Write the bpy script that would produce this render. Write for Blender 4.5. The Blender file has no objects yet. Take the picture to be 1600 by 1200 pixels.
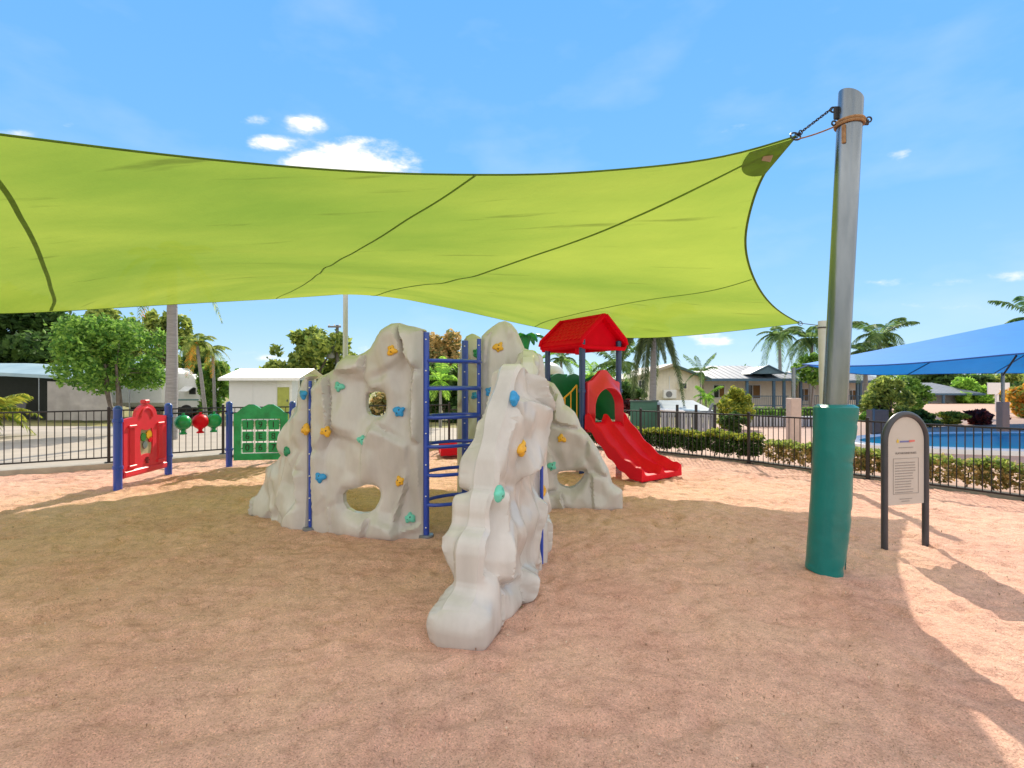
import bpy, math, random
import numpy as np
from mathutils import Vector, Matrix, geometry

random.seed(7); rng = np.random.default_rng(11)
C = bpy.context.scene.collection
sc = bpy.context.scene
F = 780.0
R = math.radians

# ------------------------------------------------------------------ camera
cam_d = bpy.data.cameras.new('camera'); cam = bpy.data.objects.new('camera', cam_d); C.objects.link(cam)
cam.location = (0, 0, 1.7); cam.rotation_euler = (R(90), 0, 0)
cam_d.sensor_width = 36; cam_d.lens = 36 * F / 1600; cam_d.shift_y = 3 / 1600
cam_d.clip_start = 0.05; cam_d.clip_end = 1000
sc.camera = cam

# ------------------------------------------------------------------ sky and sun
SUN_AZ, SUN_EL = 12.0, 38.0          # degrees clockwise from +Y, height
w = bpy.data.worlds.new("World"); sc.world = w; w.use_nodes = True
nt = w.node_tree; nt.nodes.clear(); N = nt.nodes.new; L = nt.links.new
def vmath(op, a, b=None, tree=None):
    n = (tree or nt).nodes.new('ShaderNodeMath'); n.operation = op
    for i, s in enumerate((a, b)):
        if s is None: continue
        if isinstance(s, (int, float)): n.inputs[i].default_value = s
        else: (tree or nt).links.new(s, n.inputs[i])
    return n.outputs[0]
sky = N('ShaderNodeTexSky'); sky.sky_type = 'NISHITA'; sky.sun_disc = False
sky.sun_elevation = R(SUN_EL); sky.sun_rotation = R(SUN_AZ)
sky.air_density = 1.0; sky.dust_density = 0.0; sky.ozone_density = 3.0; sky.altitude = 50
hs = N('ShaderNodeHueSaturation'); hs.inputs['Saturation'].default_value = 1.12; hs.inputs['Hue'].default_value = 0.497
L(sky.outputs[0], hs.inputs['Color'])
tc = N('ShaderNodeTexCoord'); sp = N('ShaderNodeSeparateXYZ'); L(tc.outputs['Generated'], sp.inputs[0])
yy = vmath('MAXIMUM', sp.outputs[1], 0.02)
sx = vmath('DIVIDE', sp.outputs[0], yy); sz = vmath('DIVIDE', sp.outputs[2], yy)
no = N('ShaderNodeTexNoise'); no.inputs['Scale'].default_value = 13; no.inputs['Detail'].default_value = 10; no.inputs['Roughness'].default_value = .62
no2 = N('ShaderNodeTexNoise'); no2.inputs['Scale'].default_value = 5; no2.inputs['Detail'].default_value = 6
mp = N('ShaderNodeMapping'); mp.inputs['Scale'].default_value = (1, 1, 2.4); L(tc.outputs['Generated'], mp.inputs[0])
L(mp.outputs[0], no.inputs['Vector']); L(mp.outputs[0], no2.inputs['Vector'])
clouds = [(545, 254, 125, 40, 1.35), (440, 224, 66, 18, 1.0), (470, 195, 44, 22, 1.15), (402, 187, 32, 13, .95), (20, 210, 50, 16, .75), (106, 196, 14, 7, .5),
          (1403, 240, 24, 14, .62), (1110, 530, 45, 16, .75), (1580, 430, 40, 12, .5), (1130, 200, 90, 9, .32), (1480, 478, 170, 9, .4), (1420, 440, 120, 9, .36), (620, 560, 260, 26, .42), (430, 560, 50, 10, .6)]
tot = None
for (px, py, rx, rz, a) in clouds:
    cx, cz = (px - 800) / F, (603 - py) / F
    dx = vmath('MULTIPLY', vmath('SUBTRACT', sx, cx), F / rx); dz = vmath('MULTIPLY', vmath('SUBTRACT', sz, cz), F / rz)
    r2 = vmath('ADD', vmath('MULTIPLY', dx, dx), vmath('MULTIPLY', dz, dz))
    m = vmath('MULTIPLY', vmath('MAXIMUM', vmath('SUBTRACT', 1.25, r2), 0.0), a)
    tot = m if tot is None else vmath('MAXIMUM', tot, m)
front = vmath('GREATER_THAN', sp.outputs[1], 0.03)
nn = vmath('MULTIPLY', vmath('SUBTRACT', no.outputs['Fac'], .5), 3.4)
cl = vmath('MULTIPLY', vmath('MULTIPLY', vmath('MINIMUM', vmath('MULTIPLY', tot, 4.0), 1.0), vmath('ADD', vmath('SUBTRACT', tot, .34), nn)), 1.15)
cl = vmath('MINIMUM', vmath('MAXIMUM', cl, 0.0), 1.0)
cl = vmath('MULTIPLY', vmath('MULTIPLY', cl, cl), front)
cl = vmath('MULTIPLY', cl, 0.95)
hz = vmath('MULTIPLY', vmath('MAXIMUM', vmath('SUBTRACT', no2.outputs['Fac'], .50), 0.0), .45)   # thin veil of high cloud over the whole sky
cl = vmath('ADD', cl, hz)
# broken bright cloud added out of view, overhead and behind, to fill the shade
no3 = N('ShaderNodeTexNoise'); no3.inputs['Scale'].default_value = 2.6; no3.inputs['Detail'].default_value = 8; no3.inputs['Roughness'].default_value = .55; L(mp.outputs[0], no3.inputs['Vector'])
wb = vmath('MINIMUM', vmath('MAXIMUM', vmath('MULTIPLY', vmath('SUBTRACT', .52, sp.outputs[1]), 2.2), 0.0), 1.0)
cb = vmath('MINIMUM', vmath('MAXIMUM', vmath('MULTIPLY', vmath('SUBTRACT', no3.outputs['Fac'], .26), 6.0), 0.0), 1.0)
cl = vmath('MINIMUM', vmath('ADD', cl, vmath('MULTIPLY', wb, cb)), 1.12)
grd = N('ShaderNodeValToRGB'); e_ = grd.color_ramp.elements
for q_ in range(3): e_.new(.5)
for x_, (p_, c_) in zip(e_, [(0.0, (1.12, 1.58, 2.05)), (.14, (.76, 1.40, 2.15)), (.34, (.46, 1.20, 2.3)), (.62, (.36, 1.08, 2.3)), (1.0, (.36, .95, 2.2))]): x_.position = p_; x_.color = (*[v / 4 for v in c_], 1)
L(sp.outputs[2], grd.inputs[0])
g4 = N('ShaderNodeMix'); g4.data_type = 'RGBA'; g4.blend_type = 'MULTIPLY'; g4.inputs['Factor'].default_value = 1; L(grd.outputs[0], g4.inputs['A']); g4.inputs['B'].default_value = (4, 4, 4, 1)
gm = N('ShaderNodeMix'); gm.data_type = 'RGBA'; gm.inputs['Factor'].default_value = .93; L(hs.outputs[0], gm.inputs['A']); L(g4.outputs['Result'], gm.inputs['B'])
mx = N('ShaderNodeMix'); mx.data_type = 'RGBA'
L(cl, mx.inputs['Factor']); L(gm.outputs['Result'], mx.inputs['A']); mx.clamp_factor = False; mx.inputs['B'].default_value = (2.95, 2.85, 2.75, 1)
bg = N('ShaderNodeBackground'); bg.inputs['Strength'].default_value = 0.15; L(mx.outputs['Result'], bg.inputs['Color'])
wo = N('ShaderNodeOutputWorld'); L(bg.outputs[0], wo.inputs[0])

sd = bpy.data.lights.new('sun', 'SUN'); sd.energy = 2.0; sd.angle = R(0.5); sd.color = (1.0, .89, .72)
sun = bpy.data.objects.new('sun', sd); C.objects.link(sun)
to_sun = Vector((math.sin(R(SUN_AZ)) * math.cos(R(SUN_EL)), math.cos(R(SUN_AZ)) * math.cos(R(SUN_EL)), math.sin(R(SUN_EL))))
sun.rotation_euler = to_sun.to_track_quat('Z', 'Y').to_euler()
sun.location = (10, 30, 30)
sc.view_settings.view_transform = 'Standard'; sc.view_settings.look = 'None'
sc.view_settings.exposure = 1.52; sc.view_settings.gamma = 1; sc.view_settings.use_curve_mapping = False

# ------------------------------------------------------------------ helpers
def at(px, py, d): return Vector(((px - 800) / F * d, d, 1.7 + (603 - py) / F * d))
def gnd(px, py, z=0.0):
    d = F * (1.7 - z) / (py - 603); return Vector(((px - 800) / F * d, d, z))

MATS = {}
def mat(name, c, rough=.5, c2=None, nscale=6, bump=0, bscale=40, metal=0, spec=.5, vary=.12, coat=0, alpha=None, trans=0, island=0, aniso=None, dist=.02):
    if name in MATS: return MATS[name]
    m = bpy.data.materials.new(name); m.use_nodes = True; t = m.node_tree; n = t.nodes; l = t.links
    b = n['Principled BSDF']; b.inputs['Roughness'].default_value = rough; b.inputs['Metallic'].default_value = metal
    b.inputs['Specular IOR Level'].default_value = spec; b.inputs['Coat Weight'].default_value = coat
    c2 = c2 or tuple(min(1, x * (1 - vary * 1.6)) for x in c)
    tcn = n.new('ShaderNodeTexCoord'); v = tcn.outputs['Object']
    if aniso:
        mpn = n.new('ShaderNodeMapping'); mpn.inputs['Scale'].default_value = aniso; l.new(v, mpn.inputs[0]); v = mpn.outputs[0]
    nz = n.new('ShaderNodeTexNoise'); nz.inputs['Scale'].default_value = nscale; nz.inputs['Detail'].default_value = 6; nz.inputs['Roughness'].default_value = .6
    l.new(v, nz.inputs['Vector'])
    rp = n.new('ShaderNodeValToRGB'); rp.color_ramp.elements[0].position = .32; rp.color_ramp.elements[1].position = .68
    rp.color_ramp.elements[0].color = (*c2, 1); rp.color_ramp.elements[1].color = (*c, 1)
    fac = nz.outputs['Fac']
    if island:
        g = n.new('ShaderNodeNewGeometry')
        fac = vmath('ADD', vmath('MULTIPLY', nz.outputs['Fac'], 1 - island, t), vmath('MULTIPLY', g.outputs['Random Per Island'], island, t), t)
    l.new(fac, rp.inputs[0]); l.new(rp.outputs[0], b.inputs['Base Color'])
    if bump:
        nb = n.new('ShaderNodeTexNoise'); nb.inputs['Scale'].default_value = bscale; nb.inputs['Detail'].default_value = 5; l.new(v, nb.inputs['Vector'])
        bp = n.new('ShaderNodeBump'); bp.inputs['Strength'].default_value = bump; bp.inputs['Distance'].default_value = dist
        l.new(nb.outputs['Fac'], bp.inputs['Height']); l.new(bp.outputs[0], b.inputs['Normal'])
    if trans:
        tr = n.new('ShaderNodeBsdfTranslucent'); l.new(rp.outputs[0], tr.inputs['Color'])
        ms = n.new('ShaderNodeMixShader'); ms.inputs[0].default_value = trans
        l.new(b.outputs[0], ms.inputs[1]); l.new(tr.outputs[0], ms.inputs[2]); l.new(ms.outputs[0], n['Material Output'].inputs[0])
    MATS[name] = m; return m

def origin_of(p):
    while p is not None and p.parent is not None: p = p.parent
    return p.location.copy() if p is not None else Vector((0, 0, 0))

def mesh_obj(name, verts, faces, m, parent=None, smooth=False, local=False, sharp=None):
    me = bpy.data.meshes.new(name)
    o0 = Vector((0, 0, 0)) if local else origin_of(parent)
    if len(verts):
        a = np.array([tuple(v) for v in verts], float) if not isinstance(verts, np.ndarray) else verts
        a = a - np.array(o0)
        me.from_pydata(a.tolist(), [], [tuple(f) for f in faces])
    me.materials.append(m)
    if smooth:
        me.polygons.foreach_set('use_smooth', [True] * len(me.polygons))
        if sharp:
            try: me.set_sharp_from_angle(angle=R(sharp))
            except Exception: pass
    me.update()
    o = bpy.data.objects.new(name, me); C.objects.link(o)
    if parent is not None: o.parent = parent
    return o

class MB:
    def __init__(s): s.v = []; s.f = []
    def add(s, vs, fs):
        k = len(s.v); s.v += [Vector(x) for x in vs]; s.f += [tuple(i + k for i in f) for f in fs]; return s
    def box(s, c, size, rz=0, rx=0, ry=0):
        h = [x / 2 for x in size]; M = Matrix.Rotation(rz, 3, 'Z') @ Matrix.Rotation(ry, 3, 'Y') @ Matrix.Rotation(rx, 3, 'X')
        vs = [Vector(c) + M @ Vector((a * h[0], b * h[1], d * h[2])) for a in (-1, 1) for b in (-1, 1) for d in (-1, 1)]
        return s.add(vs, [(0, 1, 3, 2), (4, 6, 7, 5), (0, 4, 5, 1), (2, 3, 7, 6), (0, 2, 6, 4), (1, 5, 7, 3)])
    def bbox(s, c, size, rz=0, b=.01, rx=0, ry=0):     # chamfered box
        h = [x / 2 for x in size]; M = Matrix.Rotation(rz, 3, 'Z') @ Matrix.Rotation(ry, 3, 'Y') @ Matrix.Rotation(rx, 3, 'X')
        b = min(b, min(h) * .9); vs = []; idx = {}
        for a in (-1, 1):
            for e in (-1, 1):
                for d in (-1, 1):
                    for k in range(3):
                        p = [a * h[0], e * h[1], d * h[2]]
                        for j in range(3):
                            if j != k: p[j] -= (a, e, d)[j] * b
                        idx[(a, e, d, k)] = len(vs); vs.append(Vector(c) + M @ Vector(p))
        fs = []
        for k in range(3):
            i, j = [q for q in range(3) if q != k]
            for sg in (-1, 1):
                ring = []
                for (p, q) in ((-1, -1), (1, -1), (1, 1), (-1, 1)):
                    t = [0, 0, 0]; t[k] = sg; t[i] = p; t[j] = q; ring.append(idx[(*t, k)])
                fs.append(ring)
        for k in range(3):
            i, j = [q for q in range(3) if q != k]
            for p in (-1, 1):
                for q in (-1, 1):
                    t0 = [0, 0, 0]; t1 = [0, 0, 0]; t0[i] = t1[i] = p; t0[j] = t1[j] = q; t0[k] = -1; t1[k] = 1
                    fs.append((idx[(*t0, i)], idx[(*t1, i)], idx[(*t1, j)], idx[(*t0, j)]))
        for a in (-1, 1):
            for e in (-1, 1):
                for d in (-1, 1): fs.append((idx[(a, e, d, 0)], idx[(a, e, d, 1)], idx[(a, e, d, 2)]))
        return s.add(vs, fs)
    def tube(s, pts, r, n=8, cap=True, flat=1.0):
        pts = [Vector(p) for p in pts]; m = len(pts); rr = r if isinstance(r, (list, tuple)) else [r] * m
        up = None; vs = []
        for i, p in enumerate(pts):
            t = (pts[min(i + 1, m - 1)] - pts[max(i - 1, 0)]).normalized()
            if up is None:
                up = Vector((0, 0, 1)) if abs(t.z) < .9 else Vector((0, 1, 0))
            a = t.cross(up).normalized(); b = a.cross(t).normalized(); up = b
            for k in range(n):
                th = 2 * math.pi * k / n; vs.append(p + a * math.cos(th) * rr[i] + b * math.sin(th) * rr[i] * flat)
        fs = [(i * n + k, i * n + (k + 1) % n, (i + 1) * n + (k + 1) % n, (i + 1) * n + k) for i in range(m - 1) for k in range(n)]
        if cap: fs += [tuple(range(n))[::-1], tuple((m - 1) * n + k for k in range(n))]
        return s.add(vs, fs)
    def lathe(s, c, prof, n=20, cap=True):           # prof: (r, z)
        c = Vector(c); vs = [c + Vector((r * math.cos(2 * math.pi * k / n), r * math.sin(2 * math.pi * k / n), z)) for r, z in prof for k in range(n)]
        m = len(prof)
        fs = [(i * n + k, i * n + (k + 1) % n, (i + 1) * n + (k + 1) % n, (i + 1) * n + k) for i in range(m - 1) for k in range(n)]
        if cap: fs += [tuple(range(n))[::-1], tuple((m - 1) * n + k for k in range(n))]
        return s.add(vs, fs)
    def prism(s, poly, O, U, W, T, t):               # poly in (u,w); extruded along T by +-t/2
        O, U, W, T = Vector(O), Vector(U), Vector(W), Vector(T); n = len(poly)
        vs = [O + U * a + W * b - T * t / 2 for a, b in poly] + [O + U * a + W * b + T * t / 2 for a, b in poly]
        fs = [tuple(range(n)), tuple(range(2 * n - 1, n - 1, -1))] + [(i, i + n, (i + 1) % n + n, (i + 1) % n) for i in range(n)]
        return s.add(vs, fs)
    def quad(s, a, b, c, d): return s.add([a, b, c, d], [(0, 1, 2, 3)])
    def build(s, name, m, parent=None, smooth=False, local=False, sharp=35):
        return mesh_obj(name, s.v, s.f, m, parent, smooth, local, sharp if smooth else None)

def tag(o, label, cat, group=None, kind=None):
    if label: o['label'] = label
    if cat: o['category'] = cat
    if group: o['group'] = group
    if kind: o['kind'] = kind
    return o
def thing(name, label, cat, loc=(0, 0, 0), group=None):
    o = bpy.data.objects.new(name, None); C.objects.link(o); o.location = loc; o.empty_display_size = .2
    return tag(o, label, cat, group)
def inst(name, me, parent, loc, rz=0, rot=None, scale=None):
    o = bpy.data.objects.new(name, me); C.objects.link(o); o.parent = parent
    o.location = Vector(loc) - origin_of(parent)
    o.rotation_euler = rot if rot is not None else (0, 0, rz)
    if scale: o.scale = scale
    return o
def struct(o): o['kind'] = 'structure'; return o
def arc(c, r, a0, a1, n, U=(1, 0, 0), W=(0, 0, 1)):
    U, W = Vector(U), Vector(W); return [Vector(c) + U * r * math.cos(R(a0 + (a1 - a0) * i / n)) + W * r * math.sin(R(a0 + (a1 - a0) * i / n)) for i in range(n + 1)]

# numpy value noise
PERM = rng.random((256, 256))
def vnoise(x, y):
    xi = np.floor(x).astype(int); yi = np.floor(y).astype(int); fx = x - xi; fy = y - yi
    fx = fx * fx * (3 - 2 * fx); fy = fy * fy * (3 - 2 * fy)
    g = lambda a, b: PERM[a & 255, b & 255]
    return (g(xi, yi) * (1 - fx) + g(xi + 1, yi) * fx) * (1 - fy) + (g(xi, yi + 1) * (1 - fx) + g(xi + 1, yi + 1) * fx) * fy
def fbm(x, y, o=4):
    s = 0; a = .5; 
    for k in range(o): s = s + a * vnoise(x * 2 ** k + 17 * k, y * 2 ** k + 5 * k); a *= .5
    return s
def facet(x, y):       # piecewise linear noise on a triangle lattice
    s = (x + y) * .3660254; i = np.floor(x + s); j = np.floor(y + s)
    a = x + s - i; b = y + s - j; i = i.astype(int); j = j.astype(int)
    g = lambda p, q: PERM[p & 255, q & 255]
    up = a > b
    v0 = g(i, j); v2 = g(i + 1, j + 1); v1 = np.where(up, g(i + 1, j), g(i, j + 1))
    hi = np.maximum(a, b); lo = np.minimum(a, b)
    return v0 * (1 - hi) + v1 * (hi - lo) + v2 * lo

def boulder(x, y):     # broken rock: tilted flat cells with creases between them
    xi = np.floor(x).astype(int); yi = np.floor(y).astype(int); F1 = np.full(x.shape, 9.); F2 = np.full(x.shape, 9.); H = np.zeros(x.shape)
    for a in (-1, 0, 1):
        for b in (-1, 0, 1):
            i, j = xi + a, yi + b; jx = PERM[(i * 7 + 3) & 255, (j * 13 + 1) & 255]; jy = PERM[(i * 5 + 9) & 255, (j * 11 + 7) & 255]
            cx, cy = i + .15 + .7 * jx, j + .15 + .7 * jy; d = np.hypot(x - cx, y - cy)
            h = PERM[(i + 31) & 255, (j + 17) & 255] + (x - cx) * (PERM[(i + 3) & 255, (j + 91) & 255] - .5) * 1.9 + (y - cy) * (PERM[(i + 57) & 255, (j + 5) & 255] - .5) * 1.9
            n1 = d < F1; F2 = np.where(n1, F1, np.minimum(F2, d)); H = np.where(n1, h, H); F1 = np.where(n1, d, F1)
    e = np.clip((F2 - F1) / .16, 0, 1); e = e * e * (3 - 2 * e)
    return H * e + .25 * (1 - e), e
# ------------------------------------------------------------------ materials
def sand_mat():
    m = bpy.data.materials.new('sand'); m.use_nodes = True; t = m.node_tree; n = t.nodes; l = t.links; b = n['Principled BSDF']
    b.inputs['Roughness'].default_value = .95; b.inputs['Specular IOR Level'].default_value = .15
    tcn = n.new('ShaderNodeTexCoord'); v = tcn.outputs['Object']
    def nz(s, d=5, r=.6):
        q = n.new('ShaderNodeTexNoise'); q.inputs['Scale'].default_value = s; q.inputs['Detail'].default_value = d; q.inputs['Roughness'].default_value = r; l.new(v, q.inputs['Vector']); return q.outputs['Fac']
    def ramp(f, stops):
        q = n.new('ShaderNodeValToRGB'); e = q.color_ramp.elements
        while len(e) < len(stops): e.new(.5)
        for x, (p, c) in zip(e, stops): x.position = p; x.color = (*c, 1)
        l.new(f, q.inputs[0]); return q.outputs[0]
    def mixc(f, a, bb, mode='MIX'):
        q = n.new('ShaderNodeMix'); q.data_type = 'RGBA'; q.blend_type = mode
        if isinstance(f, float): q.inputs['Factor'].default_value = f
        else: l.new(f, q.inputs['Factor'])
        l.new(a, q.inputs['A']); l.new(bb, q.inputs['B']); return q.outputs['Result']
    base = ramp(nz(.9, 6), [(.3, (.71, .40, .31)), (.5, (.79, .485, .375)), (.72, (.83, .54, .405))])
    patch = ramp(nz(7.5, 4, .65), [(.32, (.80, .77, .76)), (.5, (1, 1, 1)), (.7, (1.10, 1.10, 1.08))])
    base = mixc(.85, base, patch, 'MULTIPLY')
    fine = ramp(nz(28, 8, .75), [(.3, (.74, .70, .68)), (.5, (1, 1, 1)), (.75, (1.25, 1.25, 1.25))])
    c = mixc(.55, base, fine, 'MULTIPLY')
    gr = n.new('ShaderNodeTexVoronoi'); gr.inputs['Scale'].default_value = 170; l.new(v, gr.inputs['Vector'])
    grc = n.new('ShaderNodeSeparateColor'); l.new(gr.outputs['Color'], grc.inputs[0])
    g = ramp(grc.outputs[0], [(0, (.35, .3, .28)), (.10, (.55, .5, .47)), (.3, (.92, .92, .92)), (.8, (1.06, 1.05, 1.04)), (1.0, (1.55, 1.5, 1.42))])
    c = mixc(.5, c, g, 'MULTIPLY'); l.new(c, b.inputs['Base Color'])
    h = vmath('ADD', vmath('MULTIPLY', nz(5.5, 4), 1.0, t), vmath('MULTIPLY', nz(45, 6, .7), .28, t), t)
    h = vmath('ADD', h, vmath('MULTIPLY', grc.outputs[1], .03, t), t)
    bp = n.new('ShaderNodeBump'); bp.inputs['Strength'].default_value = 1.0; bp.inputs['Distance'].default_value = .075
    l.new(h, bp.inputs['Height']); l.new(bp.outputs[0], b.inputs['Normal']); return m
M_sand = sand_mat()
M_grass = mat('dry_grass', (.20, .22, .06), .9, (.30, .24, .10), 3, bump=.6, bscale=60)
M_path = mat('concrete_path', (.44, .385, .32), .85, (.35, .31, .26), 1.2, bump=.2, bscale=60)
M_kerb = mat('kerb_concrete', (.46, .42, .36), .8, (.34, .31, .27), 5, bump=.3, bscale=80)
M_pave = mat('pink_paving', (.50, .32, .24), .8, (.42, .27, .20), 4, bump=.2, bscale=70)
M_rock = mat('rock_plastic', (.65, .63, .61), .25, (.49, .475, .455), 2.6, bump=.4, bscale=7, spec=.55, aniso=(1, 1, .35), dist=.012)
M_blue = mat('blue_paint', (.02, .075, .50), .28, vary=.08, coat=.3)
M_dblue = mat('navy_paint', (.012, .05, .22), .28, vary=.08, coat=.3)
M_red = mat('red_plastic', (.74, .002, .022), .42, (.64, .0015, .018), 3, spec=.22)
M_rroof = mat('red_roof_plastic', (.85, .002, .03), .62, (.74, .0015, .022), 3, spec=.08)
M_pinkred = mat('faded_red_plastic', (.80, .035, .075), .38, (.72, .03, .055), 4, spec=.5)
M_green = mat('green_plastic', (.02, .44, .17), .26, (.008, .24, .085), 4)
M_dgreen = mat('dark_green_plastic', (.008, .22, .08), .4, vary=.1)
M_teal = mat('teal_vinyl', (.0, .20, .19), .30, (.0, .16, .155), 3, bump=.5, bscale=6)
M_black = mat('black_steel', (.018, .018, .02), .4, vary=.2)
M_hb = mat('hold_blue', (.03, .36, .80), .45, vary=.15); M_hy = mat('hold_yellow', (.90, .50, .04), .45, vary=.15)
M_ht = mat('hold_teal', (.16, .66, .52), .45, vary=.15); M_hg = mat('hold_green', (.02, .32, .16), .45, vary=.15)
M_yel = mat('yellow_paint', (.80, .42, .02), .35, vary=.1)
M_white = mat('white_paint', (.86, .87, .88), .5, vary=.05)
M_galv = mat('galvanised_steel', (.36, .40, .43), .27, (.16, .19, .22), 4, metal=.92, bump=.06, bscale=30, aniso=(1, 1, .15))
M_gpost = mat('pale_green_post', (.50, .56, .52), .45, vary=.08)
M_rust = mat('tan_strap', (.40, .24, .12), .8, (.25, .13, .06), 30)
M_dark = mat('dark_metal', (.05, .05, .055), .4, metal=.6)
M_sign = mat('charcoal_frame', (.045, .05, .065), .35, vary=.15)
M_board = mat('pale_board', (.50, .48, .46), .45, (.46, .44, .41), 3)
M_ink = mat('grey_ink', (.13, .12, .12), .6); M_inkl = mat('faint_ink', (.30, .28, .27), .6)
M_cream = mat('cream_wall', (.86, .80, .68), .7, vary=.06); M_peach = mat('peach_wall', (.66, .52, .38), .7, vary=.06)
M_roofc = mat('cream_roof', (.44, .39, .31), .5, vary=.08); M_roofg = mat('grey_roof', (.24, .27, .31), .55, (.20, .22, .26), 2)
M_trimg = mat('dark_green_trim', (.06, .11, .10), .5); M_trimb = mat('slate_blue_trim', (.07, .15, .24), .5)
M_glass = mat('dark_glass', (.03, .035, .04), .12, spec=.6); M_curt = mat('brown_curtain', (.25, .14, .05), .8)
M_bsail = mat('blue_sail_cloth', (.012, .27, .80), .7, (.01, .24, .74), 2, trans=.30)
M_pillar = mat('terracotta_pillar', (.56, .34, .24), .85, (.50, .30, .21), 6)
M_pillar2 = mat('pinkish_pillar', (.58, .46, .40), .85, vary=.1)
M_trunk = mat('bark', (.20, .17, .14), .9, (.10, .08, .065), 8, bump=.6, bscale=30)
M_ptrunk = mat('palm_trunk', (.34, .33, .33), .85, (.22, .21, .21), 12, bump=.5, bscale=25, aniso=(.3, .3, 4))
def leafm(n, a, b, tr=.5, isl=.6): return mat(n, a, .55, b, 1.3, trans=tr, island=isl, spec=.3)
L_dark = leafm('leaves_dark', (0.118, 0.221, 0.053), (0.036, 0.090, 0.024))
L_mid = leafm('leaves_mid', (0.313, 0.522, 0.091), (0.090, 0.224, 0.043))
L_olive = leafm('leaves_olive', (0.496, 0.575, 0.130), (0.136, 0.224, 0.054))
L_yel = leafm('leaves_yellow', (.52, .52, .07), (.14, .22, .03))
L_brown = leafm('leaves_brown', (0.740, 0.522, 0.217), (0.192, 0.216, 0.072))
L_red = leafm('leaves_wine', (0.348, 0.076, 0.065), (0.072, 0.029, 0.034))
L_orange = leafm('leaves_orange', (0.900, 0.435, 0.065), (0.288, 0.384, 0.072))
L_palm = leafm('palm_leaf', (0.240, 0.369, 0.108), (0.072, 0.157, 0.048))
L_fox = leafm('foxtail_leaf', (.16, .21, .08), (.05, .085, .035))
L_palmb = leafm('palm_leaf_bright', (0.479, 0.783, 0.108), (0.144, 0.336, 0.048))

# ------------------------------------------------------------------ ground sheets
def sheet(name, pts, z, m):
    mb = MB(); mb.add([Vector((x, y, z)) for x, y in pts], [tuple(range(len(pts)))]); return struct(mb.build(name, m))
sheet('ground', [(-500, -60), (500, -60), (500, 900), (-500, 900)], -.06, M_grass)
FL = [(-12.6, 7.6), (-8.4, 10.4), (-6.8, 11.75), (-1.7, 13.5)]          # fence line, left and back
FR = [(-1.7, 13.5), (1.4, 13.9), (3.3, 12.8), (5.17, 10.9), (6.45, 9.05), (7.62, 7.35), (9.2, 4.9)]
polyS = FL[:-1] + FR + [(9.6, -1.5), (-13.5, -1.5)]
def inside(px, py, poly):
    r = np.zeros(px.shape, bool); n = len(poly)
    for i in range(n):
        x0, y0 = poly[i]; x1, y1 = poly[(i + 1) % n]
        c = ((y0 > py) != (y1 > py)) & (px < (x1 - x0) * (py - y0) / (y1 - y0 + 1e-12) + x0); r ^= c
    return r
def sand():
    xs = np.linspace(-13, 9.5, 560); ys = np.linspace(-1.4, 14.2, 430)
    X, Y = np.meshgrid(xs, ys, indexing='ij')
    Z = .045 * (fbm(X * .9, Y * .9, 2) - .4) + .060 * (fbm(X * 3.0 + 9, Y * 3.0, 3) - .45) + .046 * (fbm(X * 7, Y * 7 + 4, 2) - .4)
    dmp = np.abs(vnoise(X * 2.6 + 3, Y * 2.6 + 8) - .5); Z = Z - .018 * np.exp(-(dmp / .06) ** 2)
    for fx in range(900):                              # footprints
        cx = rng.uniform(-9, 7); cy = rng.uniform(1.6, 12); a = rng.uniform(0, 3.14)
        i0 = np.searchsorted(xs, cx - .3); i1 = np.searchsorted(xs, cx + .3); j0 = np.searchsorted(ys, cy - .3); j1 = np.searchsorted(ys, cy + .3)
        sx_ = X[i0:i1, j0:j1] - cx; sy_ = Y[i0:i1, j0:j1] - cy
        u = (sx_ * math.cos(a) + sy_ * math.sin(a)) / .13; v = (-sx_ * math.sin(a) + sy_ * math.cos(a)) / .06
        q = u * u + v * v; Z[i0:i1, j0:j1] += -.022 * np.exp(-q) + .010 * np.exp(-(np.sqrt(q) - 1.5) ** 2 / .3)
    V = np.stack([X, Y, Z], -1).reshape(-1, 3); n1 = len(ys)
    I, J = np.meshgrid(np.arange(len(xs) - 1), np.arange(n1 - 1), indexing='ij')
    cxx = X[:-1, :-1] + .02; cyy = Y[:-1, :-1] + .02; m = inside(cxx, cyy, polyS)
    a = (I * n1 + J)[m]; fcs = np.stack([a, a + n1, a + n1 + 1, a + 1], -1)
    return mesh_obj('sand', V, fcs.tolist(), M_sand, smooth=True)
struct(sand())
def scatter():                                        # pebbles and bits of bark lying in the sand
    mb = MB()
    for k in range(1500):
        d = 1.9 + 7 * random.random() ** 2; x = random.uniform(-1.1, 1.1) * d
        s = random.uniform(.0015, .0045) * random.choice((1, 1, 1, 1.7)); a = random.random() * 6; z = .004
        q = [Vector((math.cos(a + t) * s * random.uniform(.7, 1.4), math.sin(a + t) * s, 0)) for t in (0, 1.6, 3.1, 4.7)]
        c = Vector((x, d, z)); mb.add([c + p for p in q] + [c + Vector((0, 0, s * .7)), c - Vector((0, 0, .02))], [(0, 1, 4), (1, 2, 4), (2, 3, 4), (3, 0, 4), (1, 0, 5), (2, 1, 5), (3, 2, 5), (0, 3, 5)])
    o = mb.build('pebbles', mat('pebble', (.72, .56, .44), .8, (.26, .16, .11), 3, island=.95))
    tag(o, 'tiny dark and pale pebbles scattered over the sand', 'pebbles', kind='stuff')
scatter()
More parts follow.
